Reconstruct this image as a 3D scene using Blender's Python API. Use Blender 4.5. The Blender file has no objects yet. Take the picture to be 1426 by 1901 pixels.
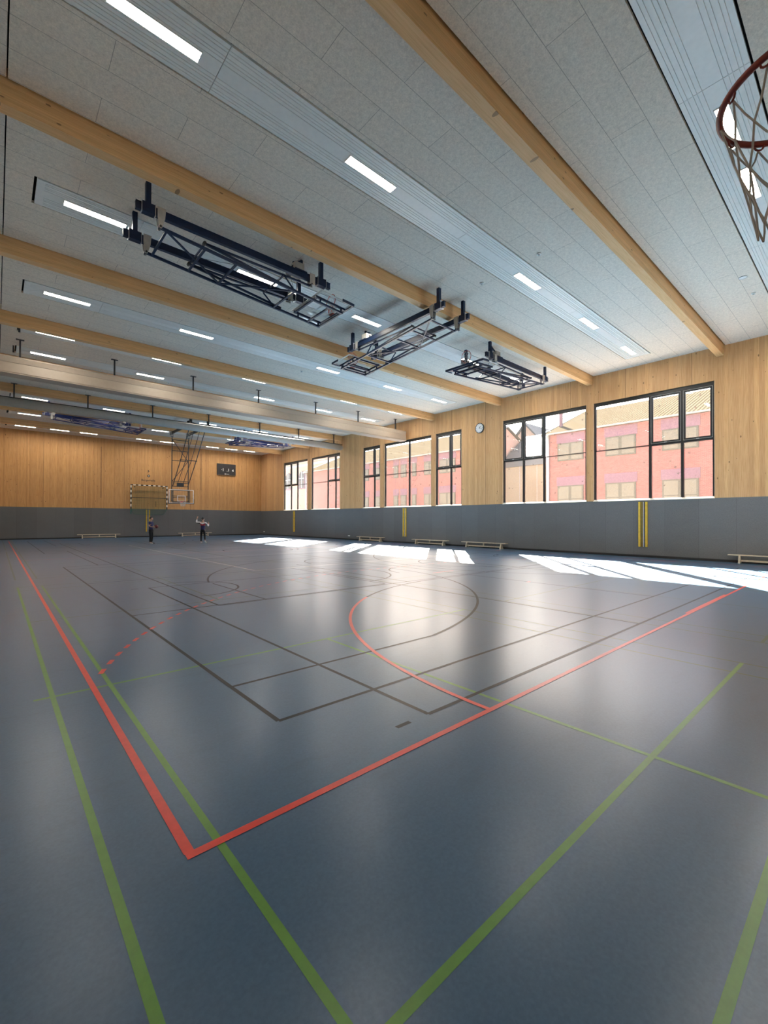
import bpy, bmesh, math, random
from mathutils import Vector, Matrix
S = bpy.context.scene
COL = S.collection
random.seed(7)
PI = math.pi
R = math.radians

# ------------------------------------------------------------------ camera, light, exposure
yaw, pit, rol = R(41.545), R(0.4711), R(0.1775)
F = Vector((math.sin(yaw)*math.cos(pit), math.cos(yaw)*math.cos(pit), math.sin(pit)))
R0 = Vector((math.cos(yaw), -math.sin(yaw), 0)); U0 = R0.cross(F)
RT = math.cos(rol)*R0 + math.sin(rol)*U0; UP = math.cos(rol)*U0 - math.sin(rol)*R0
cd = bpy.data.cameras.new('camera'); cam = bpy.data.objects.new('camera', cd); COL.objects.link(cam)
cam.matrix_world = Matrix(((RT.x, UP.x, -F.x, 0.0), (RT.y, UP.y, -F.y, 0.0), (RT.z, UP.z, -F.z, 1.65), (0, 0, 0, 1)))
cd.sensor_fit = 'VERTICAL'; cd.sensor_height = 24.0; cd.sensor_width = 18.0
cd.lens = 814.13/1901*24.0
cd.shift_y = 8.25/1901
cd.clip_start = 0.05; cd.clip_end = 500
S.camera = cam
S.view_settings.view_transform = 'Standard'; S.view_settings.look = 'None'
S.view_settings.gamma = 1.0; S.view_settings.use_curve_mapping = False
S.view_settings.exposure = 0.0
EXPO = 4.1          # overall multiplier of every light
S.cycles.use_denoising = True
S.cycles.max_bounces = 10; S.cycles.diffuse_bounces = 8; S.cycles.glossy_bounces = 4
S.cycles.transparent_max_bounces = 16; S.cycles.sample_clamp_indirect = 5.0; S.cycles.sample_clamp_direct = 30.0
S.cycles.caustics_reflective = False; S.cycles.caustics_refractive = False

w = bpy.data.worlds.new('sky'); S.world = w; w.use_nodes = True
nt = w.node_tree; nt.nodes.clear()
o_ = nt.nodes.new('ShaderNodeOutputWorld'); bg = nt.nodes.new('ShaderNodeBackground'); sk = nt.nodes.new('ShaderNodeTexSky')
sk.sky_type = 'NISHITA'; sk.sun_disc = False; sk.sun_elevation = R(32.3); sk.sun_rotation = math.atan2(1.19, 1.04)
sk.air_density = 1.0; sk.dust_density = 2.5; sk.ozone_density = 1.0
bg.inputs['Strength'].default_value = 0.18*EXPO
nt.links.new(sk.outputs[0], bg.inputs[0]); nt.links.new(bg.outputs[0], o_.inputs[0])

SUN = Vector((1.19, 1.04, 1.0)).normalized()
sl = bpy.data.lights.new('sun', 'SUN'); so = bpy.data.objects.new('sun', sl); COL.objects.link(so)
so.rotation_euler = SUN.to_track_quat('Z', 'Y').to_euler(); so.location = (40, 40, 40)
sl.energy = 60.0*EXPO; sl.angle = R(0.53); sl.color = (1.0, 0.89, 0.75)
LAMP = 26.0*EXPO

# ------------------------------------------------------------------ materials
def newmat(name):
    m = bpy.data.materials.new(name); m.use_nodes = True
    n = m.node_tree; n.nodes.clear()
    out = n.nodes.new('ShaderNodeOutputMaterial'); b = n.nodes.new('ShaderNodeBsdfPrincipled')
    n.links.new(b.outputs[0], out.inputs[0])
    return m, n, b
def N(n, t, **kw):
    x = n.nodes.new(t)
    for k, v in kw.items(): setattr(x, k, v)
    return x
def math_(n, op, a, b=None, c=None):
    x = N(n, 'ShaderNodeMath', operation=op)
    for i, v in enumerate((a, b, c)):
        if v is None: continue
        if isinstance(v, (int, float)): x.inputs[i].default_value = v
        else: n.links.new(v, x.inputs[i])
    return x.outputs[0]
def ramp(n, src, stops):
    r = N(n, 'ShaderNodeValToRGB'); el = r.color_ramp.elements
    while len(el) < len(stops): el.new(0.5)
    for e, (p, c) in zip(el, stops): e.position = p; e.color = (*c, 1)
    n.links.new(src, r.inputs[0]); return r.outputs[0]
def mixc(n, f, a, b, mode='MIX'):
    x = N(n, 'ShaderNodeMix', data_type='RGBA', blend_type=mode)
    if isinstance(f, (int, float)): x.inputs[0].default_value = f
    else: n.links.new(f, x.inputs[0])
    for i, v in ((6, a), (7, b)):
        if isinstance(v, tuple): x.inputs[i].default_value = (*v, 1)
        else: n.links.new(v, x.inputs[i])
    return x.outputs[2]
def noise(n, vec, scale, detail=3, rough=0.5):
    x = N(n, 'ShaderNodeTexNoise'); x.inputs['Scale'].default_value = scale
    x.inputs['Detail'].default_value = detail; x.inputs['Roughness'].default_value = rough
    if vec is not None: n.links.new(vec, x.inputs['Vector'])
    return x.outputs[0]
def vecscale(n, vec, s, loc=(0, 0, 0)):
    x = N(n, 'ShaderNodeMapping'); n.links.new(vec, x.inputs[0])
    x.inputs['Scale'].default_value = s; x.inputs['Location'].default_value = loc
    return x.outputs[0]
def pos(n): return N(n, 'ShaderNodeNewGeometry').outputs['Position']
def bump(n, b, h, strength, dist=0.01):
    x = N(n, 'ShaderNodeBump'); x.inputs['Strength'].default_value = strength; x.inputs['Distance'].default_value = dist
    n.links.new(h, x.inputs['Height']); n.links.new(x.outputs[0], b.inputs['Normal'])
def plain(name, c, rough=0.5, metal=0.0, var=0.12, spec=0.5):
    m, n, b = newmat(name)
    tc = N(n, 'ShaderNodeTexCoord').outputs['Object']
    f = noise(n, tc, 9.0, 3)
    d = tuple(max(0, x*(1-var)) for x in c); l = tuple(min(1, x*(1+var)) for x in c)
    n.links.new(ramp(n, f, [(0.3, d), (0.7, l)]), b.inputs['Base Color'])
    b.inputs['Roughness'].default_value = rough; b.inputs['Metallic'].default_value = metal
    b.inputs['Specular IOR Level'].default_value = spec
    return m
def emit(name, c, s):
    m = bpy.data.materials.new(name); m.use_nodes = True; n = m.node_tree; n.nodes.clear()
    out = n.nodes.new('ShaderNodeOutputMaterial'); e = n.nodes.new('ShaderNodeEmission')
    e.inputs[0].default_value = (*c, 1); e.inputs[1].default_value = s
    n.links.new(e.outputs[0], out.inputs[0]); return m

def wood(name, along, across, base, dark, light, plank=0.14, knots=True, rough=0.55, seam=None):
    """along / across: 0,1,2 world axes of the grain and of the boards' width"""
    m, n, b = newmat(name)
    sp = N(n, 'ShaderNodeSeparateXYZ'); n.links.new(pos(n), sp.inputs[0])
    A, C_ = sp.outputs[along], sp.outputs[across]
    third = sp.outputs[3-along-across]
    cm = N(n, 'ShaderNodeCombineXYZ'); n.links.new(C_, cm.inputs[0]); n.links.new(A, cm.inputs[1]); n.links.new(third, cm.inputs[2])
    v = cm.outputs[0]
    cell = math_(n, 'FLOOR', math_(n, 'DIVIDE', C_, plank))
    wn = N(n, 'ShaderNodeTexWhiteNoise', noise_dimensions='1D'); n.links.new(cell, wn.inputs['W'])
    shift = math_(n, 'MULTIPLY', wn.outputs[0], 7.3)
    cm2 = N(n, 'ShaderNodeCombineXYZ'); n.links.new(C_, cm2.inputs[0]); n.links.new(math_(n, 'ADD', A, shift), cm2.inputs[1]); n.links.new(third, cm2.inputs[2])
    g = noise(n, vecscale(n, cm2.outputs[0], (48, 1.4, 48)), 1.0, 4, 0.65)
    broad = noise(n, vecscale(n, cm2.outputs[0], (6, 0.35, 6)), 1.0, 3, 0.6)
    col = ramp(n, g, [(0.25, dark), (0.5, base), (0.78, light)])
    col = mixc(n, math_(n, 'MULTIPLY', broad, 0.55), col, dark)
    tint = ramp(n, wn.outputs[0], [(0.0, (0.88, 0.85, 0.81)), (0.5, (1, 1, 1)), (1.0, (1.07, 1.06, 1.03))])
    col = mixc(n, 1.0, col, tint, 'MULTIPLY')
    if knots:
        vo = N(n, 'ShaderNodeTexVoronoi'); vo.inputs['Scale'].default_value = 1.0
        n.links.new(vecscale(n, cm2.outputs[0], (5.5, 2.6, 1.0)), vo.inputs['Vector'])
        sel = N(n, 'ShaderNodeSeparateColor'); n.links.new(vo.outputs['Color'], sel.inputs[0])
        big = math_(n, 'MULTIPLY_ADD', sel.outputs[0], 0.085, 0.045)
        k = math_(n, 'LESS_THAN', vo.outputs['Distance'], big)
        k = math_(n, 'MULTIPLY', k, math_(n, 'GREATER_THAN', sel.outputs[1], 0.35))
        col = mixc(n, math_(n, 'MULTIPLY', k, 0.8), col, tuple(x*0.33 for x in dark))
    fr = math_(n, 'FRACT', math_(n, 'DIVIDE', C_, plank))
    line = math_(n, 'LESS_THAN', fr, 0.03)
    col = mixc(n, math_(n, 'MULTIPLY', line, 0.35), col, tuple(x*0.5 for x in dark))
    if seam:
        fs = math_(n, 'FRACT', math_(n, 'DIVIDE', C_, seam))
        ls = math_(n, 'LESS_THAN', fs, 0.008)
        col = mixc(n, math_(n, 'MULTIPLY', ls, 0.75), col, tuple(x*0.25 for x in dark))
    n.links.new(col, b.inputs['Base Color']); b.inputs['Roughness'].default_value = rough
    b.inputs['Specular IOR Level'].default_value = 0.35
    bump(n, b, g, 0.08, 0.004)
    return m

WB, WD, WL = (0.62, 0.37, 0.175), (0.43, 0.23, 0.09), (0.72, 0.47, 0.25)
BB, BD, BL = (0.74, 0.46, 0.22), (0.56, 0.32, 0.13), (0.84, 0.57, 0.31)
M = {}
M['wood_y'] = wood('spruce_wall_boards_side', 2, 1, WB, WD, WL, 0.16, True, 0.55, 2.615)
M['wood_x'] = wood('spruce_wall_boards_far', 2, 0, (0.58, 0.32, 0.125), (0.36, 0.17, 0.055), (0.70, 0.43, 0.20), 0.10, True, 0.55, 2.9)
M['beam'] = wood('glulam_spruce', 0, 2, BB, BD, BL, 0.042, True, 0.5)
M['reveal'] = plain('pale_spruce_reveal', (0.60, 0.42, 0.26), 0.5)
M['sill'] = plain('cream_window_sill', (0.72, 0.66, 0.55), 0.45, var=0.04)

def felt(name, across):
    m, n, b = newmat(name); sp = N(n, 'ShaderNodeSeparateXYZ'); p = pos(n); n.links.new(p, sp.inputs[0])
    f = noise(n, vecscale(n, p, (30, 30, 90)), 1.0, 4, 0.7); g = noise(n, vecscale(n, p, (1.2, 1.2, 3.0)), 1.0, 3)
    col = ramp(n, f, [(0.3, (0.095, 0.098, 0.100)), (0.7, (0.162, 0.164, 0.166))])
    col = mixc(n, math_(n, 'MULTIPLY', g, 0.45), col, (0.092, 0.096, 0.102))
    fr = math_(n, 'FRACT', math_(n, 'DIVIDE', sp.outputs[across], 1.25))
    col = mixc(n, math_(n, 'MULTIPLY', math_(n, 'LESS_THAN', fr, 0.008), 0.5), col, (0.05, 0.05, 0.055))
    wn = N(n, 'ShaderNodeTexWhiteNoise', noise_dimensions='1D'); n.links.new(math_(n, 'FLOOR', math_(n, 'DIVIDE', sp.outputs[across], 1.25)), wn.inputs['W'])
    col = mixc(n, 1.0, col, ramp(n, wn.outputs[0], [(0, (0.94, 0.94, 0.94)), (1, (1.06, 1.06, 1.06))]), 'MULTIPLY')
    n.links.new(col, b.inputs['Base Color']); b.inputs['Roughness'].default_value = 0.8; b.inputs['Specular IOR Level'].default_value = 0.25
    bump(n, b, f, 0.15, 0.003); return m
M['felt_y'] = felt('grey_impact_wall_side', 1); M['felt_x'] = felt('grey_impact_wall_far', 0)
M['black'] = plain('shadow_gap_black', (0.012, 0.012, 0.013), 0.7)
M['void'] = plain('dark_ceiling_void', (0.01, 0.01, 0.01), 0.9)

def floor_mat():
    m, n, b = newmat('blue_grey_linoleum'); p = pos(n)
    f = noise(n, vecscale(n, p, (60, 60, 1), (0.3, 0.2, 0.37)), 1.0, 3, 0.6); g = noise(n, vecscale(n, p, (0.35, 0.35, 1), (0.3, 0.2, 0.37)), 1.0, 3)
    col = ramp(n, f, [(0.3, (0.046, 0.098, 0.176)), (0.7, (0.062, 0.124, 0.212))])
    col = mixc(n, math_(n, 'MULTIPLY', g, 0.35), col, (0.048, 0.100, 0.172))
    rt = N(n, 'ShaderNodeMapping'); n.links.new(p, rt.inputs[0]); rt.inputs['Rotation'].default_value = (0, 0, 0.7); rt.inputs['Scale'].default_value = (0.9, 3.5, 1); rt.inputs['Location'].default_value = (0.3, 0.2, 0.37)
    s1 = noise(n, rt.outputs[0], 1.0, 6, 0.75)
    col = mixc(n, ramp(n, s1, [(0.55, (0, 0, 0)), (0.75, (0.5, 0.5, 0.5))]), col, (0.034, 0.074, 0.130))
    n.links.new(col, b.inputs['Base Color'])
    b.inputs['Roughness'].default_value = 0.277
    b.inputs['Specular IOR Level'].default_value = 0.34
    return m
M['floor'] = floor_mat()
def paint(name, c, coat=0.15, spec=0.35):
    m, n, b = newmat(name); p = pos(n)
    f = noise(n, vecscale(n, p, (14, 14, 1)), 1.0, 5, 0.7)
    n.links.new(ramp(n, f, [(0.3, tuple(x*0.85 for x in c)), (0.6, c)]), b.inputs['Base Color'])
    b.inputs['Roughness'].default_value = 0.34; b.inputs['Specular IOR Level'].default_value = spec; b.inputs['Coat Weight'].default_value = coat; b.inputs['Coat Roughness'].default_value = 0.28; return m
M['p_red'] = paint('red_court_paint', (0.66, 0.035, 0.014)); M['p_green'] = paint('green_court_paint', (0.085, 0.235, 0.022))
M['p_green_glare'] = paint('glare_dulled_green_court_paint', (0.055, 0.10, 0.045)); M['p_black'] = paint('black_court_paint', (0.010, 0.010, 0.012), 0.0, 0.13); M['p_white'] = paint('white_court_paint', (0.62, 0.58, 0.52))  # dark green stands for green lines dulled by glare, put into the colour

def ceil_mat():
    m, n, b = newmat('wood_wool_board'); p = pos(n)
    f = noise(n, vecscale(n, p, (42, 42, 10)), 1.0, 5, 0.75); g = noise(n, vecscale(n, p, (2, 2, 2)), 1.0, 3)
    col = ramp(n, f, [(0.32, (0.66, 0.585, 0.49)), (0.68, (0.90, 0.81, 0.69))])
    col = mixc(n, math_(n, 'MULTIPLY', g, 0.25), col, (0.72, 0.64, 0.545))
    g2 = noise(n, vecscale(n, p, (13, 13, 5)), 1.0, 4, 0.7)
    col = mixc(n, 1.0, col, ramp(n, g2, [(0.3, (0.86, 0.85, 0.84)), (0.7, (1.08, 1.07, 1.06))]), 'MULTIPLY')
    br = N(n, 'ShaderNodeTexBrick'); br.offset = 0.5; br.squash = 1.0
    n.links.new(vecscale(n, p, (1, 1, 1), (-0.075, -0.3, 0)), br.inputs['Vector'])
    br.inputs['Scale'].default_value = 1.0; br.inputs['Mortar Size'].default_value = 0.0045; br.inputs['Mortar Smooth'].default_value = 0.0
    br.inputs['Brick Width'].default_value = 2.43; br.inputs['Row Height'].default_value = 0.6
    br.inputs['Color1'].default_value = (1, 1, 1, 1); br.inputs['Color2'].default_value = (0.965, 0.965, 0.965, 1); br.inputs['Mortar'].default_value = (0.5, 0.5, 0.5, 1)
    col = mixc(n, 1.0, col, br.outputs['Color'], 'MULTIPLY')
    n.links.new(col, b.inputs['Base Color']); b.inputs['Roughness'].default_value = 0.95; b.inputs['Specular IOR Level'].default_value = 0.1
    bump(n, b, f, 0.35, 0.006); return m
M['ceil'] = ceil_mat()
M['panel'] = plain('white_coated_panel', (0.80, 0.79, 0.74), 0.3, 0.0, 0.03, 0.3)
M['white'] = plain('white_enamel', (0.75, 0.75, 0.73), 0.4, 0, 0.04)
M['navy'] = plain('navy_powder_coat', (0.006, 0.017, 0.050), 0.42, spec=0.3)
M['cobalt'] = plain('cobalt_powder_coat', (0.009, 0.02, 0.105), 0.38)
M['grey'] = plain('light_grey_plate', (0.42, 0.41, 0.38), 0.5)
M['dark'] = plain('charcoal_metal', (0.02, 0.021, 0.023), 0.5)
M['frame'] = plain('black_window_frame', (0.012, 0.012, 0.012), 0.35, var=0.05)
M['steel'] = plain('brushed_steel', (0.55, 0.55, 0.56), 0.35, 0.6)
M['yellow'] = plain('yellow_foam', (0.62, 0.40, 0.035), 0.6)
M['orange'] = plain('orange_rim_paint', (0.55, 0.06, 0.02), 0.4)
M['darkred'] = plain('dark_red_rim_paint', (0.20, 0.022, 0.014), 0.42)
M['cord'] = plain('grey_net_cord', (0.46, 0.42, 0.39), 0.8)
M['whitecord'] = plain('white_net_cord', (0.75, 0.73, 0.7), 0.8)
M['housing'] = plain('beige_sheet_metal', (0.34, 0.28, 0.22), 0.45, 0, 0.03)
M['tube'] = plain('grey_rolled_curtain', (0.44, 0.44, 0.42), 0.6, 0, 0.04)
M['bench'] = plain('pale_beech', (0.62, 0.52, 0.38), 0.45)
M['netgreen'] = plain('green_goal_net', (0.07, 0.16, 0.07), 0.8)
M['goalgreen'] = plain('dark_green_steel', (0.01, 0.09, 0.075), 0.5)
M['gblack'] = plain('black_goal_paint', (0.012, 0.012, 0.014), 0.4); M['gwhite'] = plain('white_goal_paint', (0.75, 0.72, 0.66), 0.4)
M['led'] = emit('lit_lamp_diffuser', (1.0, 0.93, 0.83), LAMP)
M['digit'] = emit('lit_digits', (1.0, 0.98, 0.9), 1.0)
M['skin'] = plain('skin', (0.50, 0.27, 0.19), 0.55); M['hair'] = plain('dark_hair', (0.012, 0.008, 0.007), 0.6)
M['navycloth'] = plain('navy_cloth', (0.010, 0.014, 0.075), 0.8); M['blackcloth'] = plain('black_cloth', (0.006, 0.006, 0.008), 0.85)
M['whitecloth'] = plain('white_cloth', (0.70, 0.66, 0.66), 0.8); M['redcloth'] = plain('crimson_cloth', (0.22, 0.01, 0.025), 0.8)
M['ball'] = plain('dark_red_ball_rubber', (0.14, 0.015, 0.02), 0.55)

def glass(name, dust=0.10, dirt=True):
    m = bpy.data.materials.new(name); m.use_nodes = True; n = m.node_tree; n.nodes.clear()
    out = n.nodes.new('ShaderNodeOutputMaterial')
    tr = n.nodes.new('ShaderNodeBsdfTransparent'); gl = n.nodes.new('ShaderNodeBsdfGlossy'); gl.inputs['Roughness'].default_value = 0.02
    fr = n.nodes.new('ShaderNodeFresnel')
    gn = n.nodes.new('ShaderNodeNewGeometry'); n.links.new(math_(n, 'MULTIPLY_ADD', gn.outputs['Backfacing'], 1/1.45-1.45, 1.45), fr.inputs[0])
    m1 = n.nodes.new('ShaderNodeMixShader'); n.links.new(fr.outputs[0], m1.inputs[0]); n.links.new(tr.outputs[0], m1.inputs[1]); n.links.new(gl.outputs[0], m1.inputs[2])
    if not dirt:
        n.links.new(m1.outputs[0], out.inputs[0]); return m
    tl = n.nodes.new('ShaderNodeBsdfTranslucent'); tl.inputs[0].default_value = (0.9, 0.9, 0.88, 1)
    p = pos(n); vo = N(n, 'ShaderNodeTexVoronoi'); vo.inputs['Scale'].default_value = 3.2; n.links.new(p, vo.inputs['Vector'])
    se = N(n, 'ShaderNodeSeparateColor'); n.links.new(vo.outputs['Color'], se.inputs[0])
    spot = math_(n, 'LESS_THAN', vo.outputs['Distance'], math_(n, 'MULTIPLY', se.outputs[0], 0.16))
    ff = math_(n, 'MULTIPLY_ADD', noise(n, p, 1.3, 3), dust*0.8, dust*0.6)
    m2 = n.nodes.new('ShaderNodeMixShader'); n.links.new(ff, m2.inputs[0]); n.links.new(m1.outputs[0], m2.inputs[1]); n.links.new(tl.outputs[0], m2.inputs[2])
    df = n.nodes.new('ShaderNodeBsdfDiffuse'); df.inputs[0].default_value = (0.25, 0.2, 0.18, 1)
    m3 = n.nodes.new('ShaderNodeMixShader'); n.links.new(math_(n, 'MULTIPLY', spot, 0.35), m3.inputs[0]); n.links.new(m2.outputs[0], m3.inputs[1]); n.links.new(df.outputs[0], m3.inputs[2])
    n.links.new(m3.outputs[0], out.inputs[0]); return m
M['glass'] = glass('dusty_window_glass', 0.0025); M['clear'] = glass('clear_backboard_glass', dirt=False)

def brick(name, c1, c2, mort, bw=0.24, rh=0.077):
    m, n, b = newmat(name); sp = N(n, 'ShaderNodeSeparateXYZ'); n.links.new(pos(n), sp.inputs[0])
    cm = N(n, 'ShaderNodeCombineXYZ'); n.links.new(math_(n, 'ADD', sp.outputs[0], sp.outputs[1]), cm.inputs[0]); n.links.new(sp.outputs[2], cm.inputs[1])
    br = N(n, 'ShaderNodeTexBrick'); n.links.new(cm.outputs[0], br.inputs['Vector'])
    br.inputs['Scale'].default_value = 1.0; br.inputs['Mortar Size'].default_value = 0.008
    br.inputs['Brick Width'].default_value = bw; br.inputs['Row Height'].default_value = rh
    br.inputs['Color1'].default_value = (*c1, 1); br.inputs['Color2'].default_value = (*c2, 1); br.inputs['Mortar'].default_value = (*mort, 1)
    n.links.new(br.outputs['Color'], b.inputs['Base Color']); b.inputs['Roughness'].default_value = 0.9; return m
M['brick'] = brick('red_brick', (0.135, 0.043, 0.045), (0.165, 0.064, 0.064), (0.15, 0.105, 0.105))
M['lilac'] = plain('lilac_brick_band', (0.115, 0.068, 0.11), 0.9)
M['cream'] = plain('cream_render', (0.42, 0.29, 0.225), 0.9); M['beige'] = plain('beige_cladding', (0.20, 0.19, 0.145), 0.8)
def tiles(name, c1, c2, sy=0.28):
    m, n, b = newmat(name); sp = N(n, 'ShaderNodeSeparateXYZ'); n.links.new(pos(n), sp.inputs[0])
    a = math_(n, 'SINE', math_(n, 'MULTIPLY', sp.outputs[1], 2*PI/sy)); c = math_(n, 'FRACT', math_(n, 'DIVIDE', sp.outputs[2], 0.15))
    f = math_(n, 'MULTIPLY_ADD', a, 0.35, math_(n, 'MULTIPLY', c, 0.6))
    n.links.new(ramp(n, f, [(0.0, c1), (0.7, c2)]), b.inputs['Base Color']); b.inputs['Roughness'].default_value = 1.0; b.inputs['Specular IOR Level'].default_value = 0.0; return m
M['tiles'] = tiles('tan_roof_tiles', (0.014, 0.0115, 0.008), (0.062, 0.053, 0.037)); M['slate'] = plain('blue_grey_slate', (0.03, 0.036, 0.046), 0.7)
M['blind'] = plain('pale_window_blind', (0.075, 0.082, 0.074), 0.5); M['wframe'] = plain('grey_green_window_frame', (0.035, 0.042, 0.037), 0.6)
M['gutter'] = plain('zinc_gutter', (0.22, 0.24, 0.24), 0.4); M['ground'] = plain('pale_paving', (0.58, 0.56, 0.52), 0.9)
M['blueband'] = plain('blue_awning', (0.16, 0.32, 0.62), 0.7)

# ------------------------------------------------------------------ mesh helpers
class MB:
    def __init__(s): s.v, s.f, s.m, s.sm, s.mats = [], [], [], [], []
    def mi(s, k):
        if k not in s.mats: s.mats.append(k)
        return s.mats.index(k)
    def face(s, idx, k, smooth=False): s.f.append(idx); s.m.append(s.mi(k)); s.sm.append(smooth)
    def box(s, lo, hi, k):
        b = len(s.v)
        for z in (lo[2], hi[2]):
            for x, y in ((lo[0], lo[1]), (hi[0], lo[1]), (hi[0], hi[1]), (lo[0], hi[1])): s.v.append((x, y, z))
        for q in ((0, 3, 2, 1), (4, 5, 6, 7), (0, 1, 5, 4), (1, 2, 6, 5), (2, 3, 7, 6), (3, 0, 4, 7)): s.face([b+i for i in q], k)
        return s
    def quad(s, pts, k):
        b = len(s.v); s.v += [tuple(p) for p in pts]; s.face(list(range(b, b+len(pts))), k); return s
    def prism(s, pts, axis, a, b_, k):
        """closed polygon pts in the two other axes, extruded along axis from a to b_"""
        n0 = len(s.v); n = len(pts)
        for t in (a, b_):
            for p in pts:
                q = list(p); q.insert(axis, t); s.v.append(tuple(q))
        for i in range(n):
            j = (i+1) % n; s.face([n0+i, n0+j, n0+n+j, n0+n+i], k)
        s.face([n0+i for i in range(n)][::-1], k); s.face([n0+n+i for i in range(n)], k)
        return s
    def tube(s, p, q, r, k, seg=8, r2=None, smooth=True):
        p, q = Vector(p), Vector(q); d = (q-p)
        if d.length < 1e-6: return s
        d.normalize(); a = d.orthogonal().normalized(); b = d.cross(a); n0 = len(s.v); r2 = r if r2 is None else r2
        for c, rr in ((p, r), (q, r2)):
            for i in range(seg):
                t = 2*PI*i/seg; s.v.append(tuple(c + rr*(math.cos(t)*a + math.sin(t)*b)))
        for i in range(seg):
            j = (i+1) % seg; s.face([n0+i, n0+j, n0+seg+j, n0+seg+i], k, smooth)
        s.face([n0+i for i in range(seg)][::-1], k); s.face([n0+seg+i for i in range(seg)], k)
        return s
    def bar(s, p, q, w_, h, k, up=(0, 0, 1)):
        """rectangular bar from p to q, w_ wide, h high (towards up)"""
        p, q = Vector(p), Vector(q); d = (q-p).normalized(); u = Vector(up)
        if abs(d.dot(u)) > 0.99: u = Vector((0, 1, 0))
        a = d.cross(u).normalized(); b = a.cross(d); n0 = len(s.v)
        for c in (p, q):
            for x, y in ((-1, -1), (1, -1), (1, 1), (-1, 1)): s.v.append(tuple(c + a*x*w_/2 + b*y*h/2))
        for q_ in ((0, 1, 5, 4), (1, 2, 6, 5), (2, 3, 7, 6), (3, 0, 4, 7), (3, 2, 1, 0), (4, 5, 6, 7)): s.face([n0+i for i in q_], k)
        return s
    def path(s, pts, r, k, seg=6, closed=False):
        pts = [Vector(p) for p in pts]; n = len(pts); n0 = len(s.v); prev = None
        for i in range(n):
            if closed: t = (pts[(i+1) % n]-pts[i-1])
            else: t = pts[min(i+1, n-1)]-pts[max(i-1, 0)]
            t.normalize()
            a = t.orthogonal().normalized() if prev is None else (prev - t*prev.dot(t)).normalized()
            prev = a; b = t.cross(a)
            for j in range(seg):
                an = 2*PI*j/seg; s.v.append(tuple(pts[i] + r*(math.cos(an)*a + math.sin(an)*b)))
        for i in range(n if closed else n-1):
            i2 = (i+1) % n
            for j in range(seg):
                j2 = (j+1) % seg; s.face([n0+i*seg+j, n0+i*seg+j2, n0+i2*seg+j2, n0+i2*seg+j], k, True)
        return s
    def ring(s, c, r, tr, axis, k, n=40, seg=8):
        a, b = [(1, 2), (0, 2), (0, 1)][axis]; pts = []
        for i in range(n):
            p = list(c); p[a] += r*math.cos(2*PI*i/n); p[b] += r*math.sin(2*PI*i/n); pts.append(p)
        return s.path(pts, tr, k, seg, True)
    def disc(s, c, r, h, axis, k, n=32):
        q = list(c); q[axis] += h; return s.tube(c, q, r, k, n)
    def build(s, name, parent=None):
        me = bpy.data.meshes.new(name); me.from_pydata(s.v, [], s.f)
        for k in s.mats: me.materials.append(M[k])
        for p, mi, sm in zip(me.polygons, s.m, s.sm): p.material_index = mi; p.use_smooth = sm
        me.update()
        o = bpy.data.objects.new(name, me); COL.objects.link(o)
        if parent: o.parent = parent
        return o
def tag(o, label=None, cat=None, group=None, kind=None):
    if label: o['label'] = label
    if cat: o['category'] = cat
    if group: o['group'] = group
    if kind: o['kind'] = kind
    return o
def thing(name, label, cat, loc=(0, 0, 0), group=None, kind=None):
    o = bpy.data.objects.new(name, None); COL.objects.link(o); o.location = loc; o.empty_display_size = 0.1
    return tag(o, label, cat, group, kind)
def struct(mb, name, parent=None):
    o = mb.build(name, parent)
    if not parent: o['kind'] = 'structure'
    return o
def dup(root, loc=None, label=None):
    r = root.copy(); COL.objects.link(r)
    if loc is not None: r.location = loc
    if label: r['label'] = label
    for ch in list(root.children):
        c = ch.copy(); COL.objects.link(c); c.parent = r
        for g in list(ch.children):
            d = g.copy(); COL.objects.link(d); d.parent = c
    return r

XW, YF, YN, XL, ZC = 22.06, 45.40, -0.45, -0.35, 8.78
ORD = ['first', 'second', 'third', 'fourth', 'fifth', 'sixth', 'seventh', 'eighth', 'ninth', 'tenth']

# ------------------------------------------------------------------ floor with its court markings
fb = MB(); fb.box((XL-0.3, YN-0.3, -0.2), (XW+0.3, YF+0.3, 0), 'floor')
ZL = {'p_green': 0.0008, 'p_green_glare': 0.0006, 'p_black': 0.0014, 'p_white': 0.0020, 'p_red': 0.0026}
def fx(x0, x1, y, k, w_=0.05): z = ZL[k]; w_ = 0.042 if k == 'p_black' else w_; fb.quad([(x0, y-w_/2, z), (x1, y-w_/2, z), (x1, y+w_/2, z), (x0, y+w_/2, z)], k)
def fy(x, y0, y1, k, w_=0.05): z = ZL[k]+0.00015; w_ = 0.042 if k == 'p_black' else w_; fb.quad([(x-w_/2, y0, z), (x+w_/2, y0, z), (x+w_/2, y1, z), (x-w_/2, y1, z)], k)
def arc(cx, cy, r, a0, a1, k, w_=0.05, n=None, dz=0.0003):
    n = n or max(4, int(abs(a1-a0)*r/0.15)); z = ZL[k]+dz
    for i in range(n):
        t0, t1 = a0+(a1-a0)*i/n, a0+(a1-a0)*(i+1)/n
        fb.quad([(cx+(r-w_/2)*math.cos(t0), cy+(r-w_/2)*math.sin(t0), z), (cx+(r+w_/2)*math.cos(t0), cy+(r+w_/2)*math.sin(t0), z),
                 (cx+(r+w_/2)*math.cos(t1), cy+(r+w_/2)*math.sin(t1), z), (cx+(r-w_/2)*math.cos(t1), cy+(r-w_/2)*math.sin(t1), z)], k)
CX, CY = 10.74, 22.4
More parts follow.
